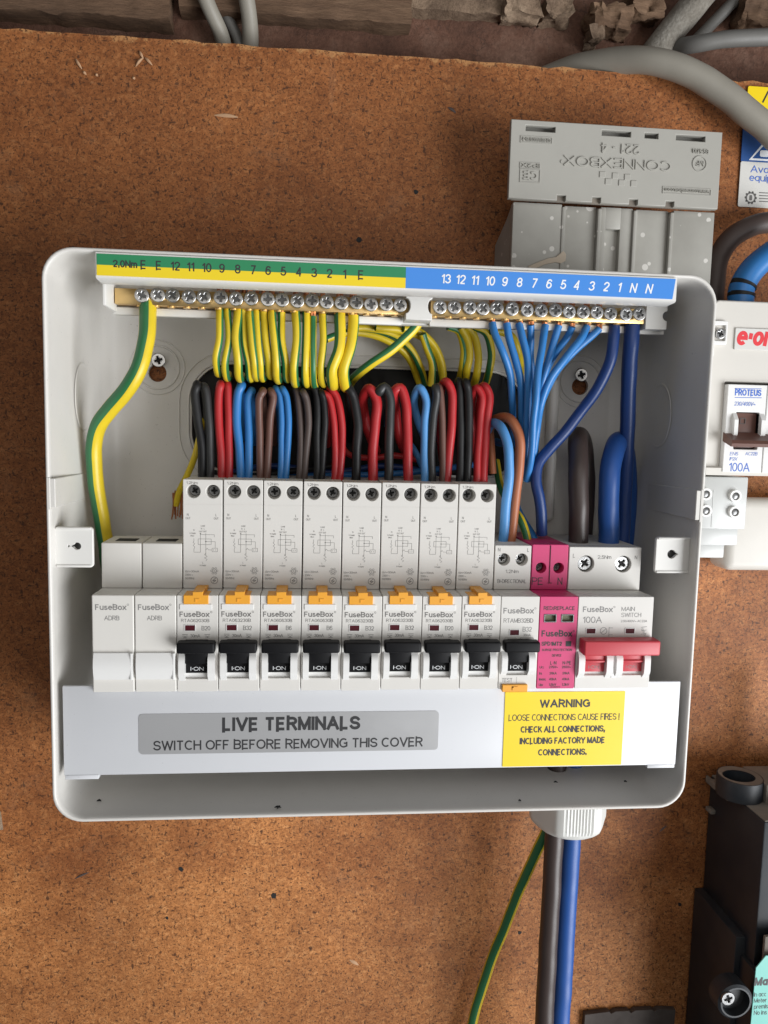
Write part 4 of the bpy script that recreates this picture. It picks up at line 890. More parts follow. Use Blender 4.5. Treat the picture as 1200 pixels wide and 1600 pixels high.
# earth wires behind
g2 = lambda l, ys: [(400+u/3, 370+v/3, y) for (u, v), y in zip(l, ys)]
wire('earth_wire', g2([(765, 400), (735, 440), (650, 520), (540, 595), (470, 650), (430, 700)], (-44, -44, -44, -42, -36, -15)), 2.3, 'gy', 'thick green and yellow wire slanting down from below the bar clip', phase=.02, twist=0)
arcs = [[(430, 430), (520, 428), (640, 455), (720, 520), (770, 610), (790, 690)], [(330, 480), (420, 450), (520, 455), (620, 490), (710, 560), (768, 690)], [(560, 425), (690, 440), (790, 480), (850, 555), (868, 640), (862, 700)], [(690, 430), (760, 440), (830, 505), (868, 580), (880, 690)],
        [(780, 455), (800, 520), (826, 600), (822, 700)]]
for l in arcs:
    wire('earth_wire', g2(l, (-30, -27, -24, -22, -18, -6)), 1.9, 'gy', 'shaded green and yellow wire arching behind the bars into the entry hole', 'earth wires arching behind the bars', twist=.004)
for l in [[(900, 420), (950, 440), (975, 520), (970, 600), (955, 670)], [(960, 425), (990, 480), (1000, 560), (990, 620), (980, 680)], [(985, 420), (1020, 460), (1042, 560), (1035, 640), (1018, 700)], [(1020, 420), (1075, 450), (1103, 540), (1095, 620), (1072, 700)], [(1100, 440), (1150, 445), (1200, 470), (1230, 540), (1240, 640)]]:
    wire('earth_wire', g2(l, (-34, -32, -30, -28, -14)), 2.0, 'gy', 'green and yellow wire dropping from below the blue strip into the hole', 'earth wires left of the neutral fan', twist=.004)
wire('earth_wire', [(318, 612, -6), (316, 660, -22), (305, 710, -30), (291, 745, -26), (280, 768, -22), (275, 790, -20)], 1.6, 'gy', 'thin green and yellow wire ending in bare strands left of the breakers', phase=.8)
st = MB()
for k in range(9):
    a = P(270+k*2.0, 768+random.uniform(-2, 4), -21); b = P(267+k*2.2+random.uniform(-2, 2), 806+random.uniform(-8, 6), -20+random.uniform(-1, 1)); st.tube([a, (a+b)/2+Vector((random.uniform(-.6, .6), 0, 0)), b], .38, n=6)
o = st.build('bare_strands', 'copper'); tag(o, 'frayed bare copper strands left of the first breaker', 'wire end')
# breaker feed wires
ZR = 49.6
def feed(pts, r, mat, label, ytop=-46, back=True, group='wires looping into the breaker tops', tail=None):
    n = len(pts); out = []
    # pts run from the breaker top upward
    x0, y0 = pts[0]
    e = P(x0, y0+2, -47); out.append(Vector((e.x, e.y, ZR-6)))
    for k, (x, y) in enumerate(pts):
        t = k/(n-1); out.append(P(x, y, -47+(ytop+47)*t))
    lx, ly = pts[-1]
    if tail:
        for q in tail: out.append(P(*q))
    else:
        out.append(P(lx-1, ly+2, ytop+9)); out.append(P(lx+2, ly+30, ytop+16)); out.append(P(lx+4, ly+70, -8)); out.append(P(lx+4, ly+80, -1.5))
    mb = MB(); mb.tube(out, r, n=14, step=1.4); o = mb.build('feed_wire', mat, angle=80); return tag(o, label, 'wire', group)
random.seed(5)
FW = [
 ([(316, 748), (316, 705), (309, 650), (305, 612), (308, 602)], 2.05, 'wblack', 'black wire, leftmost into the first B20 breaker'),
 ([(328, 746), (328, 690), (325, 640), (322, 610), (320, 605)], 2.0, 'wgrey', 'dark grey black wire, second into the first B20 breaker'),
 ([(347, 745), (345, 700), (342, 655), (343, 610), (345, 602)], 2.0, 'wred', 'left red wire of the pair into the left B32 breaker'),
 ([(358.5, 745), (358, 690), (357, 640), (357, 608), (356, 602)], 1.85, 'wred', 'right red wire of the pair into the left B32 breaker'),
 ([(377, 745), (374, 700), (370, 655), (372, 612), (377, 603)], 2.1, 'wblue', 'left blue wire of the pair between red and brown wires'),
 ([(389, 745), (389, 690), (388, 650), (389, 620), (393, 612)], 1.9, 'wblue', 'right blue wire of the pair between red and brown wires'),
 ([(407, 745), (406, 690), (405, 650), (406, 620), (411, 612)], 1.8, 'wbrown', 'left pale brown wire of the pair'),
 ([(417.5, 745), (420, 690), (423, 650), (427, 620), (424, 613)], 1.8, 'wbrown', 'right pale brown wire of the pair'),
 ([(439, 745), (440, 690), (440, 650), (436, 614), (432, 608)], 1.6, 'wblue', 'left deep blue wire of the pair right of the brown wires'),
 ([(447, 745), (450, 690), (451, 650), (447, 618), (442, 609)], 1.55, 'wblue', 'right deep blue wire of the pair right of the brown wires'),
 ([(468, 746), (470, 690), (468, 650), (465, 616), (463, 609)], 1.65, 'wdbrown', 'left dark brown wire of the pair'),
 ([(475.5, 746), (480, 690), (482, 655), (478, 622), (474, 614)], 1.65, 'wdbrown', 'right dark brown wire of the pair'),
 ([(495, 747), (495, 690), (496, 650), (494, 614), (491, 606)], 1.8, 'wblack', 'left black wire between dark brown and red wires'),
 ([(503, 747), (506, 690), (508, 655), (505, 622), (502, 614)], 1.6, 'wblack', 'right black wire between dark brown and red wires'),
 ([(523, 747), (524, 700), (521, 655), (513, 620), (508, 616)], 1.7, 'wred', 'left thin red wire of the pair over the fourth breaker'),
 ([(531, 747), (534, 700), (534, 660), (525, 618), (517, 608)], 1.75, 'wred', 'right thin red wire of the pair over the fourth breaker'),
 ([(556, 748), (557, 700), (559, 660), (552, 620), (545, 607)], 2.25, 'wblack', 'thick black wire just left of the thick red loop'),
 ([(608, 749), (608, 700), (609, 650), (608, 618), (600, 604), (592, 612)], 2.25, 'wgrey', 'thick black wire between the two thick red wires'),
 ([(675, 752), (674, 700), (677, 650), (682, 620), (681, 608)], 2.05, 'wgrey', 'dark grey wire right of the pale blue loop'),
 ([(692, 752), (692, 700), (691, 650), (688, 614), (686, 606)], 1.8, 'wbrown', 'rusty brown wire beside the dark grey wire'),
 ([(718, 754), (720, 700), (720, 650), (718, 606), (717, 597)], 2.0, 'wblack', 'left black wire of the pair over the last tall breaker'),
 ([(730, 754), (732, 700), (733, 650), (731, 608), (728, 599)], 2.0, 'wblack', 'right black wire of the pair over the last tall breaker'),
]
for pts, r, mat, lab in FW: feed(pts, r, mat, lab, ytop=random.uniform(-49, -44))
feed([(583, 750), (583, 705), (586, 660), (588, 625), (577, 607)], 2.45, 'wred', 'thick red wire bent in a narrow loop over the fifth breaker', tail=[(567, 625, -40), (571, 660, -34), (582, 690, -28), (588, 705, -18)])
feed([(638, 750), (637, 705), (636, 660), (634, 628), (626, 606), (618, 610)], 2.35, 'wred', 'thick red wire bent over left of the pale blue loop', tail=[(619, 645, -38), (626, 690, -30), (640, 715, -10)])
feed([(663.5, 752), (663, 705), (664, 660), (666, 625), (656, 606)], 1.95, 'wsky', 'pale blue wire bent in a narrow loop over the sixth breaker', tail=[(647, 624, -40), (652, 655, -36), (661, 678, -30), (668, 700, -15)])
feed([(698, 753), (702, 700), (706, 655), (706, 612), (698, 597)], 2.1, 'wred', 'red wire arching over the rusty brown wire', tail=[(689, 606, -38), (687, 660, -30), (692, 720, -12)])
feed([(745, 753), (747, 705), (751, 650), (753, 618), (745, 606)], 2.0, 'wred', 'left red wire of the pair beside the neutral fan', tail=[(737, 630, -40), (738, 680, -32), (745, 720, -12)])
feed([(755.5, 754), (757, 705), (762, 650), (765, 618), (758, 604)], 2.1, 'wred', 'right red wire of the pair beside the neutral fan', tail=[(750, 612, -38), (748, 680, -30), (752, 720, -12)])
# tangled dark wires lying behind the feeds
for k, (l, mt, lab) in enumerate((([(345, 742), (420, 728), (520, 738), (600, 728), (700, 742)], 'wnavy', 'dark blue wire lying across behind the breaker tops'), ([(400, 748), (480, 744), (560, 742), (640, 738), (740, 726)], 'wblue', 'blue wire lying low across behind the breaker tops'),
        ([(530, 690), (545, 710), (580, 716), (620, 712), (650, 718)], 'wred', 'red wire lying across in the dark behind thick loops'), ([(600, 660), (625, 680), (645, 700), (660, 730)], 'wsky', 'pale wire slanting in the dark behind the thick black wire'), ([(310, 735), (380, 744), (440, 738), (520, 728)], 'wblack', 'black wire lying across behind the left breakers'))):
    wire('feed_wire', [(x, y, -22+3*sin(k+i)) for i, (x, y) in enumerate(l)], 1.6, mt, lab)
# pair into the bi-directional breaker
def down(path, r, mat, label, name='feed_wire', extra=(), z_end=18, yend=-50):
    pts = [P(*q) for q in path]; e = pts[-1]; pts.append(Vector((e.x, yend, z_end-6))); mb = MB(); mb.tube(pts, r, n=18, step=1.4); o = mb.build(name, mat, angle=80); return tag(o, label, 'wire')
down([(755, 700, -8), (762, 672, -30), (770, 661, -42), (783, 668, -52), (793, 695, -56), (796, 735, -56), (791, 790, -54), (786, 842, -52)], 2.35, 'wsky', 'bright sky blue wire into the BI-DIRECTIONAL breaker', z_end=21)
down([(765, 690, -4), (766, 668, -24), (778, 654, -40), (797, 655, -50), (811, 680, -53), (812, 720, -53), (805, 780, -52), (798, 845, -51)], 2.45, 'worange', 'orange brown wire into the BI-DIRECTIONAL breaker', z_end=21)
wire('feed_wire', [(752, 720, -6), (758, 690, -18), (763, 660, -26), (768, 700, -30), (770, 740, -30)], 1.9, 'worange', 'rusty orange wire in the dark left of the sky blue wire')
down([(775, 720, -14), (782, 760, -22), (798, 790, -34), (814, 812, -45), (824, 846, -48)], 2.0, 'gy', 'green and yellow wire entering the pink surge protector', 'earth_wire', z_end=21)
wire('neutral_wire', [(775, 690, -4), (795, 700, -24), (801, 735, -30), (806, 790, -32), (838, 850, -44), (842, 900, -44)], 2.0, 'wblue', 'blue wire low behind the sky blue wire')
# neutral fan
g3 = lambda l, ys: [(720+u/2.857, 380+v/2.857, y) for (u, v), y in zip(l, ys)]
NF = [([(140, 358), (150, 400), (185, 480), (220, 590), (230, 700), (232, 800), (240, 900)], '10'), ([(205, 358), (215, 420), (245, 520), (268, 630), (272, 760), (275, 880), (268, 1000)], '9'),
      ([(260, 360), (272, 410), (298, 520), (302, 640), (296, 780), (292, 900), (280, 1040)], '8'), ([(312, 364), (312, 410), (312, 500), (318, 600), (318, 720), (312, 860), (290, 1050)], '7'),
      ([(377, 368), (367, 430), (346, 560), (336, 690), (325, 800), (318, 930), (295, 1060)], '6'), ([(437, 368), (425, 410), (392, 520), (358, 650), (345, 760), (330, 880), (300, 1060)], '5'),
      ([(497, 372), (480, 410), (430, 480), (385, 560), (355, 660), (345, 780), (322, 950)], '4'), ([(562, 374), (540, 420), (470, 510), (398, 610), (356, 720), (340, 830), (312, 1060)], '3'), ([(618, 382), (590, 410), (510, 480), (430, 570), (368, 690), (345, 800), (320, 1060)], '2')]
ysq = [(-54, -56, -58, -54, -48, -40, -30), (-54, -55, -56, -54, -50, -46, -40), (-54, -56, -58, -57, -54, -50, -44), (-54, -52, -48, -44, -42, -40, -38), (-54, -57, -61, -61, -58, -54, -46), (-54, -54, -54, -52, -48, -44, -40), (-54, -52, -48, -44, -40, -38, -36), (-54, -57, -60, -60, -57, -50, -42), (-54, -54, -53, -51, -49, -45, -38)]
for (l, t), ys in zip(NF, ysq):
    b = P(720+l[0][0]/2.857, 380+l[0][1]/2.857-42, -54)
    wire('neutral_wire', g3(l, ys), 1.78, 'wblue', 'blue wire of the fan under neutral bar number %s' % t, 'thin blue neutral wires fanning from the bar', bare=b)
wire('neutral_wire', g3([(683, 345), (684, 420), (668, 520), (620, 630), (545, 740), (465, 845), (395, 920), (345, 985), (335, 1060), (350, 1140), (360, 1230), (362, 1300)], (-52, -54, -54, -51, -47, -45, -46, -48, -49, -49, -48, -46)), 2.75, 'wnavy', 'navy blue wire sweeping from the bar down to the surge protector')
wire('neutral_wire', [(988, 505, -54), (986, 540, -54), (982, 600, -50), (980, 680, -44), (976, 770, -40), (972, 850, -38), (968, 930, -30)], 3.75, 'wnavy', 'thick navy blue wire dropping straight from the end of the neutral bar', bare=P(985, 490, -54))
def tail(path, r, mat, label):
    pts = [P(*q) for q in path]; mb = MB(); mb.tube(pts, r, n=24, step=1.5); return tag(mb.build('meter_tail', mat, angle=80), label, 'cable', 'thick tails into the main switch')
# the two tails: main switch terminal -> loop -> down the back and out through the gland
gx = P(888, 1300, -42); 
b1 = P(905, 850, -52); b2 = P(953, 850, -52)
def run(xt, mat, label, arch, xg, r, yg):
    pts = [Vector((xt.x, -50, 14)), Vector((xt.x, -50, 26))]+[P(*q) for q in arch]
    pts += [Vector((pts[-1].x, -14, 0)), Vector((xg*.6+pts[-1].x*.4, -16, -45)), Vector((xg, yg+4, -85)), Vector((xg, yg, -110)), Vector((xg, yg, -140)), Vector((xg-.6, yg, -200)), Vector((xg-1.2, yg, -300)), Vector((xg-1.5, yg, -400))]
    mb = MB(); mb.tube(pts, r, n=24, step=1.6); return tag(mb.build('meter_tail', mat, angle=80), label, 'cable', 'thick tails into the main switch')
xg_b = P(860, 1400, -42).x; xg_n = P(890, 1400, -42).x
run(b1, 'tailbrown', 'thick dark brown tail from the main switch out through the bottom gland', [(904, 790, -52), (903, 730, -50), (903, 693, -43), (905, 682, -34), (912, 700, -24), (915, 760, -18)], xg_b, 4.9, -44)
run(b2, 'wtail', 'thick blue tail from the main switch out through the bottom gland', [(951, 790, -53), (954, 730, -52), (962, 697, -46), (968, 690, -36), (976, 705, -26), (980, 770, -18)], xg_n, 5.1, -40)
ptail = [P(856, 1292, -36), P(839, 1330, -30), P(813, 1386, -22), P(790, 1444, -16), P(767, 1502, -11), P(748, 1561, -9), P(737, 1602, -9), P(718, 1680, -9), P(690, 1900, -9), P(690, 2100, -9)]
mb = MB(); mb.tube([Vector((ptail[0].x+3, -42, -90))]+ptail, 2.9, .03, .0); tag(mb.build('earth_wire', 'gy'), 'green and yellow earth wire slanting down the board below the gland', 'wire')

# ================================================================== GLAND
gz = ZB
gd = thing('cable_gland', (P(886, 1290, -41).x, -41, gz), 'white ribbed cable gland nut under the enclosure', 'cable gland')
zb2 = P(886, 1318, -58).z-gz
mb = MB()
mb.lathe([(13, .5), (19.0, .4), (19.0, -3.0), (18, -3.4)], Matrix.Identity(4), 48); mb.build('flange', 'gland', gd)
mb = MB()
def hexr(a, r): # rounded hexagon radius
    k = (a+pi/6) % (pi/3)-pi/6; return min(r/cos(k), r*1.10)
rings = []
N = 144
for z, rr in ((-2.9, 18), (-3.4, 18.6), (zb2+6.5, 18.6), (zb2+4.2, 18.0), (zb2+2.2, 16.6), (zb2+.8, 14.8), (zb2, 12.8), (zb2, 11.2)):
    ring = []
    for k in range(N):
        a = 2*pi*k/N+radians(8); rd = min(1, max(0, (18.6-rr)/2.6)); r_ = hexr(a, rr)*(1-rd)+rr*1.05*rd
        if rr > 18.2 and int((a+pi/6)/(pi/3)) % 2 == 0:
            ka = (a+pi/6) % (pi/3)-pi/6
            if abs(ka) < .42: r_ += .28*(1 if k % 2 else -1)
        ring.append((r_*sin(a), -r_*cos(a), z))
    rings.append(ring)
mb.loops(rings); mb.build('ribbed_nut', 'gland', gd, angle=25)
mb = MB(); mb.lathe([(11.5, zb2+3), (11.5, zb2+4)], Matrix.Identity(4), 32); mb.build('rubber_seal', 'hole', gd)

# ================================================================== GREY CONNECTOR BOX (upper right)
yb = -33.0; yf = -37.5
A = P(800, 310, yf); bx0 = P(801, 345, yb).x; bx1 = P(1115, 370, yb).x; fz0 = P(960, 318, yf).z; fz1 = P(960, 196, yf).z
fx0, fx1 = P(797, 240, yf).x, P(1125, 270, yf).x
cb = thing('connector_box', (bx0, 0, fz0), 'grey plastic connector box with upside down lettering behind the enclosure', 'junction box')
CB = (-bx0, 0, -fz0)
zlow = fz0-52
mb = MB()
gp = [bx0, P(878, 350, yb).x, P(934, 350, yb).x, P(990, 350, yb).x, P(1047, 350, yb).x, bx1]
mb.prism([(-.5, zlow), (-.5, fz0-14), (yb+4, fz0-.2), (yb+4, zlow)], bx0+.4, bx1-.4)
lv = [0, 2.0, 1.0, 2.0, 0.2]
slot = (P(946, 390, yb).x, P(968, 390, yb).x, zlow, P(957, 357, yb).z)
for i in range(5):
    x0, x1 = gp[i]+(1.6 if i else 0), gp[i+1]-(.2 if i < 4 else 0)
    if i == 2:
        mb.box(x0, slot[0], yb+lv[i], yb+5, zlow, fz0-.3, .5); mb.box(slot[1], x1, yb+lv[i], yb+5, zlow, fz0-.3, .5); mb.box(slot[0]-.3, slot[1]+.3, yb+lv[i]+.02, yb+5, slot[3], fz0-.3, .3)
    else: mb.box(x0, x1, yb+lv[i], yb+5, zlow, fz0-.3, .5)
    if i: mb.box(gp[i]-.3, gp[i]+1.7, yb-.6, yb+5, zlow, fz0-1.5, .6)
bk = P(775, 345, -1)
mb.hull8([(bx0+.5, yb+1.5, zlow), (bx0+.5, yb+1.5, fz0-1), (bk.x, -1, fz0-14), (bk.x, -1, zlow)], [(bx0+2, yb+2, zlow), (bx0+2, yb+2, fz0-1), (bk.x+4, -.8, fz0-14), (bk.x+4, -.8, zlow)])
body = mb.build('body', 'cbox', cb, CB)
mb = MB(); mb.box(slot[0], slot[1], yb+4.2, yb+4.6, zlow, slot[3]); mb.build('slot_recess', 'dust', body)
mb = MB()
hol = []
for (x0, y0, x1, y1) in ((822, 190, 868, 199), (941, 198, 986, 208), (1008, 203, 1029, 209), (1057, 207, 1102, 217)):
    p, q = P(x0, y0, yf), P(x1, y1, yf); zc = P((x0+x1)/2, (y0+y1)/2, yf).z; hol.append(rrect(p.x, q.x, fz1-5.0, fz1-2.4))
bot = [(fx0, fz0+.2), (fx1, fz0+.2)]
outer = [(fx1, fz1), (fx0, fz1), (fx0, fz0)]
for px in (877, 932, 990, 1047):
    x = P(px, 316, yf).x; outer += [(x-2.2, fz0), (x-2.2, fz0+2.6), (x+2.2, fz0+2.6), (x+2.2, fz0)]
outer += [(fx1, fz0)]
mb.plate(outer, hol, yf, yf+3, .35)
mb.box(fx0+.4, fx0+1.6, yf+2.5, yf+5, fz0+2, fz1-1.5, .2); mb.box(fx1-1.6, fx1-.4, yf+2.5, yf+5, fz0+2, fz1-1.5, .2)
mb.box(fx0+2, fx1-2, yf+6.5, yf+8, fz1-9, fz1+.5); mb.box(fx0+2, fx1-2, yf+2.8, yf+7, fz1-9, fz1-8)
flap = mb.build('flap', 'cflap', cb, CB)
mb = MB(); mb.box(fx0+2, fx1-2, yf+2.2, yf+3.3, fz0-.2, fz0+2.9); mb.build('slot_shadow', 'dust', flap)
mb = MB()
def emb(t, px, py, cap, wd, **k):
    p = P(px, py, yf); s = pxmm(px, py, yf); mb.text(t, p.x, p.z, yf+.02, cap*s, wd*s, rot=pi, ext=.6, **k)
emb('CONNEXBOX', 965, 256, 14, 168); emb('221 - 4', 969, 233, 14, 62); emb('BS 5733', 1094, 237, 6, 25); emb('MF', 1093, 256, 7, 12)
emb('CE', 828, 275, 12, 24, bold=.02); emb('IP2X', 828, 259, 6, 28); emb('02-FE00001/18-2', 838, 219, 5, 44); emb('www.connexbox.com', 1073, 299, 5, 70)
for px, py in ((941, 273), (950, 284), (961, 275), (971, 286), (980, 277), (990, 287)):
    p = P(px, py, yf); mb.box(p.x-1.6, p.x+1.6, yf-.4, yf+.1, p.z-1.5, p.z+1.5, .25, 1)
def emring(px, py, r):
    p = P(px, py, yf)
    mb.plate(circle(p.x, p.z, r, 24), [circle(p.x, p.z, r-.5, 24)], yf-.4, yf+.1)
emring(1093, 256, 3.8); p = P(878, 253, yf); mb.plate(circle(p.x, p.z, .8, 12), [], yf-.4, yf+.1)
def emframe(px, py, wd, ht):
    p = P(px, py, yf); s = pxmm(px, py, yf); a, b = wd*s/2, ht*s/2; mb.plate(rrect(p.x-a, p.x+a, p.z-b, p.z+b), [rrect(p.x-a+.35, p.x+a-.35, p.z-b+.35, p.z+b-.35)], yf-.35, yf+.1)
emframe(838, 219, 50, 10); emframe(1073, 299, 76, 10); emframe(828, 275, 32, 20); emframe(828, 259, 32, 9)
mb.build('raised_lettering', 'cflap', flap)
# plaster smear
mb = MB(); q = [(825, 416), (840, 410), (856, 404), (868, 402), (873, 398), (880, 392), (884, 398), (883, 408), (876, 412), (868, 410), (852, 413), (836, 420), (826, 420)]
mb.plate([(P(x, y, yb).x, P(x, y, yb).z) for x, y in q][::-1], [], yb-.7, yb+.3, .2); mb.build('plaster_smear', 'beige', body, Vector(CB)*0)
# ================================================================== CABLES AT THE TOP
def cable(name, path, r, mat, label, group=None):
    mb = MB(); mb.tube([P(*q) for q in path], r, n=24, step=2.5); return tag(mb.build(name, mat, angle=80), label, 'cable', group)
cable('sheathed_cable', [(800, 150, 24), (855, 122, 22), (900, 106, 14), (960, 95, 2), (1020, 96, -8), (1080, 115, -13), (1135, 150, -15), (1180, 186, -16), (1240, 240, -16)], 6.6, 'cgrey', 'thick grey cable arching over the board edge at top right')
cable('sheathed_cable', [(1040, 78, 24), (1080, 70, 8), (1130, 62, 2), (1180, 58, 0), (1260, 58, 0)], 4.3, 'cgrey2', 'thinner grey cable above the thick arching cable')
cable('sheathed_cable', [(300, -60, 0), (318, -10, 6), (330, 20, 10), (345, 52, 16), (352, 80, 23)], 4.0, 'cgrey', 'left grey cable of the pair going behind the board top edge', 'grey cables behind the board edge')
cable('sheathed_cable', [(378, -60, 0), (384, -10, 6), (389, 20, 10), (391, 50, 16), (391, 85, 23)], 4.2, 'cgrey', 'right grey cable of the pair going behind the board top edge', 'grey cables behind the board edge')
cable('sheathed_cable', [(338, -20, 18), (352, 20, 21), (372, 62, 23), (378, 90, 23)], 3.0, 'cgrey2', 'shaded cable between the pair of grey cables')
cable('conduit_pipe', [(1015, 92, 20), (1050, 48, 16), (1090, 0, 12), (1130, -50, 8)], 7.5, 'pipe', 'dirty white pipe slanting up out of the top right')
cable('conduit_pipe', [(1075, 75, 22), (1120, 30, 20), (1170, -20, 18)], 3.2, 'cgrey2', 'thin grey pipe right of the dirty white pipe')
# ================================================================== TOP TIMBER AND PLASTER
tz = P(300, 25, 20).z
t1 = grid_block(P(-80, 20, 22).x, P(270, 20, 22).x, 12, 26, P(150, 26, 14).z, P(150, 26, 14).z+70, 4, 2.4, .09, 3, 'timber', 'timber_batten', axes=(.6, 1, 1)); tag(t1, 'rough brown timber batten along the top left', 'timber')
t2 = grid_block(P(282, 20, 22).x, P(640, 20, 22).x, 14, 26, P(450, 24, 14).z, P(450, 24, 14).z+70, 4, 2.0, .08, 13, 'timber', 'timber_batten', axes=(.6, 1, 1)); tag(t2, 'dark timber batten behind the pair of grey cables', 'timber')
t3 = grid_block(P(410, 8, 17).x, P(840, 8, 17).x, 17, 27, P(650, 13, 17).z, P(650, 13, 17).z+50, 4, 2.2, .07, 23, 'plaster', 'plaster_ledge', axes=(.8, 1, 1)); tag(t3, 'pale crusty plaster ledge along the top centre', 'plaster')
for k, (px, py, w_, h_, mt, lab) in enumerate(((812, 20, 30, 14, 'plaster', 'pale lump of plaster wedged at top centre'), (868, 20, 24, 14, 'plaster', 'flat pale lump of mortar right of the plaster ledge'), (950, 34, 34, 20, 'timber', 'brown rotten wood lump at top right of centre'), (925, 62, 10, 8, 'plaster', 'small pale crumb of mortar near the thick cable'), (1180, 22, 30, 26, 'timber', 'brown crumbling lump in the top right corner'), (1005, 12, 26, 22, 'timber', 'dark wood scrap beside the dirty white pipe'))):
    a = P(px, py, 18); s = pxmm(px, py, 18)
    o = grid_block(a.x-w_*s*.9, a.x+w_*s*.9, 10, 26, a.z-h_*s*.8, a.z+h_*s*.8, 2.5, 4.5, .11, 40+k*7, mt, 'mortar_lump'); tag(o, lab, 'rubble')
# splinters on the board
sp_ = MB()
for a, b in (((218, 80), (224, 92)), ((224, 90), (212, 104)), ((226, 90), (238, 102)), ((208, 122), (211, 124)), ((130, 112), (135, 117)), ((150, 117), (153, 119)), ((118, 92), (128, 108))):
    A, B = P(*a, -.4), P(*b, -.4); sp_.tube([A, (A+B)/2+Vector((0, -.8, 0)), B], .45, n=6, taper=lambda t: .4+1.2*sin(pi*t))
tag(sp_.build('wood_splinter', 'splinter'), 'pale torn splinters sticking off the board at top left', 'splinter')
dh = MB(); p = P(561, 375, 0); dh.plate(circle(p.x, p.z, 1.5, 10), [], -.12, .1); dh.jitter(.5, .8); tag(dh.build('drill_hole', 'hole'), 'small dark drill hole in the board above the green strip', 'hole')
dh = MB(); p = P(812, 1457, 0); dh.plate(circle(p.x, p.z, 1.1, 10), [], -.12, .1); dh.jitter(.4, .8); tag(dh.build('drill_hole', 'hole'), 'small dark drill hole in the board left of the brown tail', 'hole')

for (px, py), r, lab in (((428, 1399), 1.5, 'ragged dark nail hole in the board below the enclosure'), ((283, 1358), 1.3, 'dark pit in the pale board below the left blank module'), ((261, 1434), .9, 'tiny pit in the board near the lower left'), ((650, 300), 1.1, 'dark pit in the board left of the connector box'), ((1062, 1413), 1.2, 'dark pit in the board left of the black meter')):
    p = P(px, py, 0); dh = MB(); dh.plate(circle(p.x, p.z, r, 12), [], -.12, .1); dh.jitter(r*.5, .9, px, (1, 0, 1)); tag(dh.build('drill_hole', 'hole'), lab, 'hole')
for (pa2, pb3), r, mt_, lab in ((((117, 1373), (139, 1363)), .55, 'wdbrown', 'dark sliver of bark in the board at lower left'), (((335, 180), (372, 183)), .8, 'splinter', 'long pale chip in the board near the top left'), (((546, 1500), (560, 1508)), .9, 'splinter', 'pale torn chip in the lower middle of the board'), (((1030, 1300), (1042, 1290)), .5, 'wdbrown', 'dark bark sliver in the board right of the gland'), (((700, 168), (712, 176)), .7, 'wdbrown', 'dark chip in the board left of the connector box top')):
    A, B = P(*pa2, 0), P(*pb3, 0); mb = MB(); mb.tube([A, (A+B)/2+Vector((0, -.25, .3)), B], r, n=8, taper=lambda t: .3+.9*sin(pi*t))
    for q in mb.bm.verts: q.co.y *= .45
    tag(mb.build('wood_chip', mt_), lab, 'wood chip')

# ================================================================== RIGHT: second white unit
ye = -52.0
ex0 = P(1108, 600, ye).x; ez1 = P(1160, 470, ye).z; ez0 = P(1150, 742, ye).z
un = thing('switch_enclosure', (ex0, 0, ez0), 'cream switch enclosure with a red lettered badge at the right edge', 'enclosure')
UO = (-ex0, 0, -ez0); ex1 = ex0+78
mb = MB(); cz0, cz1 = P(1150, 727, ye).z, P(1150, 600, ye).z; cutx = P(1129, 660, ye).x
mb.plate(rrect(ex0, ex1, ez0, ez1, 3), [rrect(cutx, ex1-10, P(1150, 742, ye).z+4.0, P(1150, 597, ye).z, .6)], ye, ye+14, .8)
mb.box(ex0+.5, ex1-.5, ye+10, -.5, ez0+.5, ez1-.5, 1.2)
mb.prism([(ye-2.5, ez0-.2), (ye-2.5, ez0+3.4), (ye+.1, ez0+4.2), (ye+6, ez0+4.2), (ye+6, ez0-.2)], ex0, ex1)
mb.build('case', 'cream', un, UO)
bx = P(1123, 522, ye); mb = MB(); mb.plate(rrect(bx.x-4.2, bx.x+3.6, bx.z-5.2, bx.z+6.2, .8), [rrect(bx.x-2.8, bx.x+2.6, bx.z-3.4, bx.z+4.2, .5)], ye-1.6, ye+.2, .3); mb.box(bx.x-5, bx.x-2.6, ye-1.6, ye, bx.z-11, bx.z-4.5, .4); fk = mb.build('screw_clip', 'cheek', un, UO)
mb = screw_mesh(2.5, 2.4); mb.build('screw', 'steel', fk, (bx.x, ye+.3, bx.z), mat2='hole').rotation_euler[1] = .6
p = P(1149, 528, ye); bw = P(1210, 530, ye).x; bh = pxmm(1150, 530, ye)*17
mb = MB(); mb.plate(rrect(P(1147, 530, ye).x, P(1147, 530, ye).x+30, p.z-bh, p.z+bh*.85, .5), [], ye-.8, ye-.02, .2); bdg = mb.build('badge', 'whitelabel', un, UO)
mb = MB(); q = P(1151, 528, ye); mb.text('e\u00b7on', q.x, q.z+1.0, ye-.86, 9.2, 19, bold=.022, italic=.15, align='LEFT'); mb.build('lettering', 'inkred', bdg, flat=True)
isw = thing('isolator_switch', (cutx, ye, ez0), 'white isolator with brown lever and blue printing inside the cream enclosure', 'isolator')
IO = (-cutx, -ye, -ez0)
kz = lambda py: P(1160, py, ye-2).z
kx = lambda px, py=660: P(px, py, ye-2).x
mb = MB()
x0 = kx(1133); x1 = kx(1193)
mb.box(cutx+.6, x0, ye-1.4, ye+30, kz(738), kz(601), .4)
mb.plate(rrect(x0-.3, x1, kz(738), kz(601), .4), [rrect(kx(1147), kx(1184), kz(702), kz(644), .6)], ye-3, ye+6, .35)
mb.box(x0, x1-.2, ye+4, ye+30, kz(737), kz(602)); mb.plate(rrect(x1+.4, x1+40, kz(738), kz(601), .4), [], ye-3, ye+6, .35)
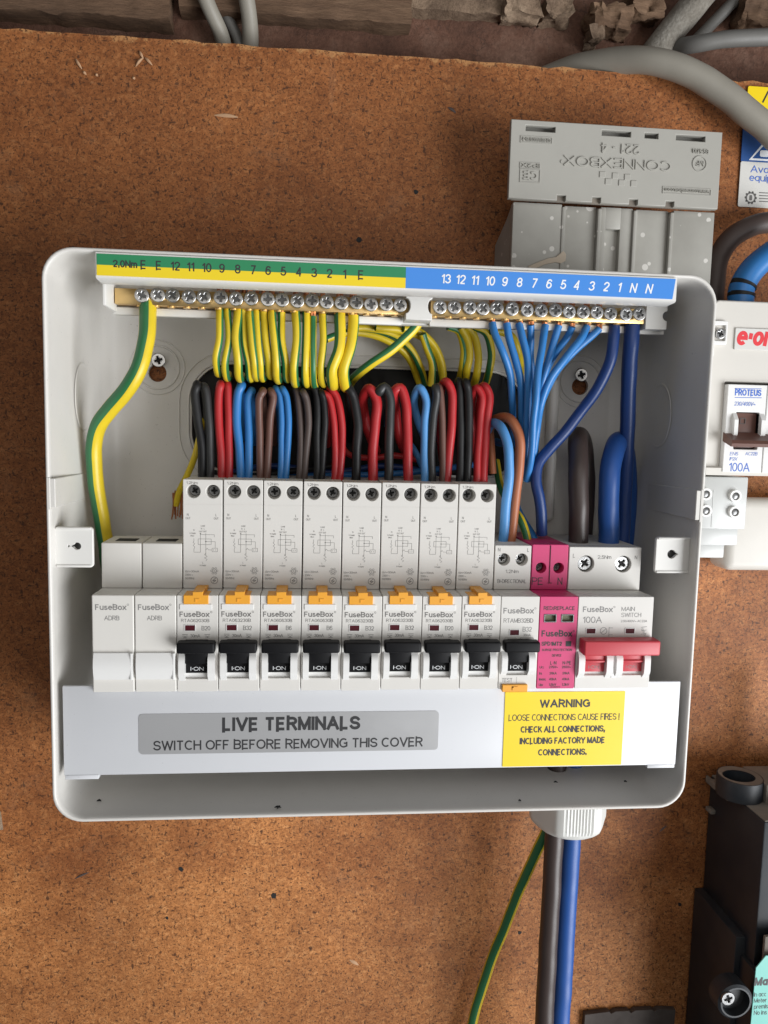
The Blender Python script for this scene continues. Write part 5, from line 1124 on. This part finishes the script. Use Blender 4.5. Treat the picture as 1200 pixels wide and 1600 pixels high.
for a in ((1142, 1148), (1184, 1191)): mb.prism([(ye-2.8, kz(640))]+[(ye-2.8-2.6*min(1, 1.4*sin(pi*k/8)), kz(645)+(kz(690)-kz(645))*k/8) for k in range(9)]+[(ye, kz(694)), (ye, kz(640))], kx(a[0]), kx(a[1]))
mb.build('housing', 'cheek', isw, IO)
mb = MB(); mb.box(kx(1148), kx(1183.5), ye-1, ye+4, kz(700), kz(645), .4)
lx0 = P(1142, 700, ye-10).x
mb.prism([(ye-2, kz(676)), (ye-10, kz(688)), (ye-11, kz(693)), (ye-10, kz(698)), (ye-2, kz(690))], lx0, lx0+40)
mb.build('lever', 'wbrown', isw, IO)
mb = MB(); q = P(1160, 658, ye-1); mb.plate(rrect(q.x-1.5, q.x+1.5, q.z-1.5, q.z+1.5), [rrect(q.x-1.1, q.x+1.1, q.z-1.1, q.z+1.1)], ye-1.4, ye-.9); mb.build('lever_mark', 'wdbrown', isw, IO)
mb = MB(); yy = ye-3.06
for t, px, py, cap, wd in (('230/400V~', 1164, 631, 6, 33), ('EN5', 1147, 709, 5, 13), ('AC22B', 1174, 709, 5, 19), ('IP2X', 1146, 717, 5, 12)): onpx(mb, t, px, py, ye-3, cap, wd, italic=.15)
onpx(mb, '100A', 1155, 730, ye-3, 13, 33); onpx(mb, 'PROTEUS', 1169, 613.5, ye-3, 9.5, 41, bold=.02)
for py in (607, 621): a = P(1148, py, ye-3); b = P(1190, py+.6, ye-3); mb.line([(a.x, a.z), (b.x, b.z)], .3, yy)
mb.build('lettering', 'inkblue', isw, IO, flat=True)
# terminal block below
yt = -40.0
tb = thing('terminal_block', (P(1100, 840, yt).x, 0, P(1100, 845, yt).z), 'pale terminal block with four screws below the cream enclosure', 'terminal block')
o0 = tb.location/S; TO = -Vector(o0)
ta, tbb = P(1086, 765, yt), P(1163, 845, yt)
mb = MB(); mb.box(ta.x, tbb.x, yt, -1, tbb.z+6, P(1130, 745, yt).z, .8); mb.box(ta.x, tbb.x-2, yt+3, -1, tbb.z-3, tbb.z+7, .8); mb.box(ta.x, P(1140, 860, yt).x, yt+5, -1, tbb.z-10, tbb.z-2, .8); mb.box(P(1113, 800, yt).x-.2, P(1113, 800, yt).x+.2, yt-.2, yt+1, tbb.z+7, ta.z); mb.build('body', 'clearish', tb, TO)
for px, py in ((1101, 772), (1147, 775), (1101, 798), (1146, 800)):
    p = P(px, py, yt)
    mb = MB(); mb.lathe([(3.1, 0), (3.1, 2.0), (2.1, 2.0), (2.0, .6)], Matrix.Translation((p.x, yt+.1, p.z)) @ Matrix.Rotation(pi/2, 4, 'X'), 24); s_ = mb.build('screw_collar', 'cheek', tb, TO)
    mb = MB(); mb.lathe([(1.9, 0), (1.9, 1.0), (1.2, 1.3)], Matrix.Translation((p.x, yt, p.z)) @ Matrix.Rotation(pi/2, 4, 'X'), 20); mb.build('screw', 'dsteel', s_)
# pale box behind
pbx = P(1134, 880, -22); mb = MB(); mb.box(pbx.x, pbx.x+60, -22, -1, P(1160, 893, -22).z, P(1160, 780, -22).z, 5, 4); tag(mb.build('service_fuse_cover', 'cream'), 'pale rounded plastic box behind the terminal block', 'box')
# blue conduit and brown cable above the cream enclosure
fp = [P(1157, 480, -30), P(1160, 450, -30), P(1174, 424, -30), P(1203, 398, -30), P(1245, 375, -30)]
mb = MB(); mb.tube(fp, 6.4, n=28, step=1)
bt = tag(mb.build('blue_tail', 'wblue'), 'blue tail dropping into the top of the cream enclosure', 'cable')
for pa_, pb2 in (((1158, 464), (1159, 458)), ((1160.5, 449), (1163, 443))):
    mb = MB(); mb.tube([P(*pa_, -30), P(*pb2, -30)], 6.75, n=28); mb.build('tape_band', 'wblack', bt)
cable('sheathed_cable', [(1112, 520, -12), (1116, 440, -12), (1124, 400, -12), (1145, 370, -12), (1180, 352, -12), (1230, 345, -12)], 5.5, 'wdbrown', 'dark brown cable arching right of the grey connector box')
# stickers
yq = -1.2
sk = thing('safety_label', (P(1165, 322, yq).x, yq, P(1165, 322, yq).z), 'blue and white safety label with a triangle at the right edge', 'label')
so = -Vector(sk.location/S)
sa, sb_ = P(1164, 200, yq).x, P(1164, 200, yq).x+34; s1, s0 = P(1180, 199, yq).z, P(1180, 324, yq).z; smid = P(1180, 253, yq).z
mb = MB(); mb.plate(rrect(P(1157, 260, yq).x, sb_, s0, smid, 1), [], yq, yq+.5, .1); mb.build('white_panel', 'whitelabel', sk, so)
mb = MB(); mb.plate(rrect(P(1159, 230, yq).x, sb_, smid+.02, s1, .3), [], yq-.05, yq+.5, .1); mb.build('blue_panel', 'bluelabel', sk, so)
mb = MB(); onpx(mb, 'Avoid', 1193, 265, yq-.1, 10, 40); onpx(mb, 'equipment', 1206, 279, yq-.1, 10, 70); mb.build('lettering', 'inkblue', sk, so, flat=True)
mb = MB(); tA, tB = P(1170, 250, yq), P(1197, 218, yq); tri = [(tA.x, tA.z), (tB.x, tB.z), (2*tB.x-tA.x, tA.z)]; ins = [(tA.x+1.8, tA.z+1.0), (tB.x, tB.z-2.0), (2*tB.x-tA.x-1.8, tA.z+1.0)]
mb.plate(tri, [ins], yq-.12, yq-.06); c = (tB.x-.5, (tA.z*.62+tB.z*.38)); mb.plate(rrect(c[0]-2.5, c[0]+2.5, c[1]-2.2, c[1]+1.2, .9), [], yq-.12, yq-.06); mb.build('triangle_sign', 'inkwhite', sk, so)
mb = MB(); p = P(1173, 309, yq); mb.plate(circle(p.x, p.z, 3, 20), [circle(p.x, p.z, 2.2, 20)], yq-.1, yq-.02); mb.plate(rrect(p.x-.8, p.x+.8, p.z-1.4, p.z+1.4, .5), [], yq-.1, yq-.02)
for k in range(10): a = 2*pi*k/10; mb.plate(circle(p.x+3.1*cos(a), p.z+3.1*sin(a), .55, 8), [], yq-.1, yq-.02)
for j in range(4): p2 = P(1186, 301+j*4.5, yq); mb.line([(p2.x, p2.z), (p2.x+8, p2.z)], .5, yq-.08)
mb.build('crest', 'inkgrey', sk, so)
ys_ = thing('warning_sticker', (P(1185, 160, yq).x, yq, P(1185, 195, yq).z), 'yellow warning sticker partly behind the thick grey cable', 'sticker'); so = -Vector(ys_.location/S)
mb = MB(); p = P(1169, 134, yq); mb.plate(rrect(p.x, p.x+30, p.z-13, p.z, 1), [], yq, yq+.4, .1); mb.build('sticker_sheet', 'warn', ys_, so)
mb = MB(); p = P(1196, 150, yq); mb.line([(p.x-1.4, p.z-3.5), (p.x+1.5, p.z+2.6), (p.x+6, p.z-3.5)], .9, yq-.06); mb.build('triangle_mark', 'ink', ys_, so, flat=True)

# ================================================================== METER (lower right, black)
mt = thing('electricity_meter', (P(1150, 1500, 0).x, 0, P(1150, 1600, 0).z), 'black electricity meter base with a dusty top at the lower right', 'meter'); mo = -Vector(mt.location/S)
yF = -56.0
mxl = P(1108, 1300, -2).x; mtop = P(1197, 1285, yF).z; mlow = P(1190, 1490, yF).z
mxl2 = P(1197, 1380, yF).x
MX = P(1107, 1300, -3).x

mb = MB(); mb.box(MX, MX+90, yF, -1, mlow-20, mtop, .8); mb.build('case', 'meter', mt, mo)
mb = MB(); mb.box(MX+.6, MX+89, yF+.6, -1, mtop-.2, mtop+.7, .3); mb.box(MX-3.6, MX-2.0, -26, -2, mtop-3.2, mtop+.9, .4); mb.box(MX-2.2, MX+.4, -26, -20, mtop-2.2, mtop+.6, .3); mb.box(MX-2.2, MX+.4, -12, -6, mtop-2.2, mtop+.6, .3); mb.box(MX-3, MX+.4, -9, -3, mtop-20, mtop-17.5, .4); mb.build('dusty_top', 'dust', mt, mo)
# lug with an oval hole standing on the top
lc = P(1156, 1205, -30); lzz = mtop+.6
mb = MB(); lg = []
N = 40
def el(cx, cy, a, b): return [(cx+a*cos(2*pi*k/N), cy+b*sin(2*pi*k/N)) for k in range(N)]
lcx, lcy = P(1125, 1205, -26).x+12, -26
ou, inn = el(lcx, lcy, 12, 13), el(lcx-1, lcy-.5, 8.5, 7.5)
mb.loops([[(x, y, lzz) for x, y in ou], [(x, y, lzz+10) for x, y in ou], [(x*.98+lcx*.02, y*.98+lcy*.02, lzz+11) for x, y in ou], [(x, y, lzz+11) for x, y in inn], [(x, y, lzz+1) for x, y in inn]], True)
lug = mb.build('lug', 'meter', mt, mo, angle=40)
mb = MB(); mb.loops([[(x, y, lzz+11.05) for x, y in el(lcx, lcy, 11.2, 12.2)], [(x, y, lzz+11.05) for x, y in el(lcx-1, lcy-.5, 8.8, 7.8)]]); mb.build('dusty_rim', 'dust', lug)
mb = MB(); mb.box(lcx+8.5, lcx+70, -38, -14, lzz, lzz+10.9, .3); mb.box(lcx+14, lcx+70, -52, -37, lzz, lzz+4, .4); mb.build('terminal_block', 'dust', mt, mo)
mb = MB(); mb.tube([(MX+30, -22, lzz+8), (MX+30, -22, lzz+60)], 5, n=20); mb.build('cable_stub', 'wdbrown', mt, mo)
# lower terminal cover, wider
zc = P(1090, 1388, -2).z; lxl = P(1086, 1390, -2).x; fx = -62
mb = MB()
mb.box(lxl, lxl+100, -47, -1, zc-150, zc, .8); mb.box(lxl+3, lxl+100, fx, -46, zc-150, zc-10, .8)
cov = mb.build('terminal_cover', 'meter', mt, mo)
p = P(1160, 1500, fx-.2)
mb = MB(); mb.box(lxl+6, lxl+24, fx-1.0, fx+1, p.z-22, p.z+13, .6); mb.build('dusty_panel', 'dust', cov)
p = P(1134, 1556, fx-3); mb = MB(); mb.lathe([(9.5, -6), (9.5, 3), (8.3, 4), (7.5, 4), (7.2, -1)], Matrix.Translation((p.x+5, fx-.5, p.z-3)) @ Matrix.Rotation(pi/2, 4, 'X'), 36); bs = mb.build('screw_boss', 'meter', mt, mo)
mb = screw_mesh(3.6, 2.2); mb.build('screw', 'dsteel', bs, (p.x, fx-3.2, p.z), mat2='hole')
yl_ = fx-4.0; p = P(1176, 1500, yl_); mb = MB(); lxx = P(1176, 1560, yl_).x
mb.plate([(lxx, p.z-40), (lxx+40, p.z-40), (lxx+40, p.z+2), (lxx+5.5, p.z+2), (lxx+.6, p.z-4.5)], [], yl_, yl_+.6, .1); lab = mb.build('green_label', 'mint', mt, mo)
mb = MB()
p = P(1179, 1534, yl_); s_ = pxmm(1180, 1530, yl_); mb.text('Ma', p.x, p.z, yl_-.06, 13*s_, None, bold=.03, italic=.1, align='LEFT')
for k, t in enumerate(('In acc', 'Meter', 'premis', 'No ins')): q = P(1178, 1554+9.5*k, yl_); mb.text(t, q.x, q.z, yl_-.06, 7*s_, None, align='LEFT')
mb.build('lettering', 'ink', lab, flat=True)
# embossed plate at the bottom edge
bpz = P(980, 1578, -3).z; b0, b1_ = P(912, 1580, -3).x, P(1052, 1580, -3).x
ou = [(b0, bpz-40), (b1_, bpz-40), (b1_+1, bpz-1)]
for fx_, dp in ((.78, 1.2), (.52, 1.6), (.30, 1.3)):
    xx = b0+(b1_-b0)*fx_; ou += [(xx+2.6, bpz+.1), (xx, bpz-dp), (xx-1.4, bpz+.1)]
ou += [(b0+.5, bpz-1)]
mb = MB(); mb.plate(ou, [], -4, -.5, .3); tag(mb.build('notched_strip', 'oldmetal'), 'dull grey notched strip on the board at the bottom edge', 'strip')
p = P(-2, 1283, -1); mb = MB(); mb.box(p.x-12, p.x+1.9, -1.2, -.2, p.z-5, p.z+5, .3); mb.jitter(1.6, .15, 4, (1, 0, 1)); tag(mb.build('paper_scrap', 'plaster'), 'small pale scrap on the board at the left edge', 'scrap')
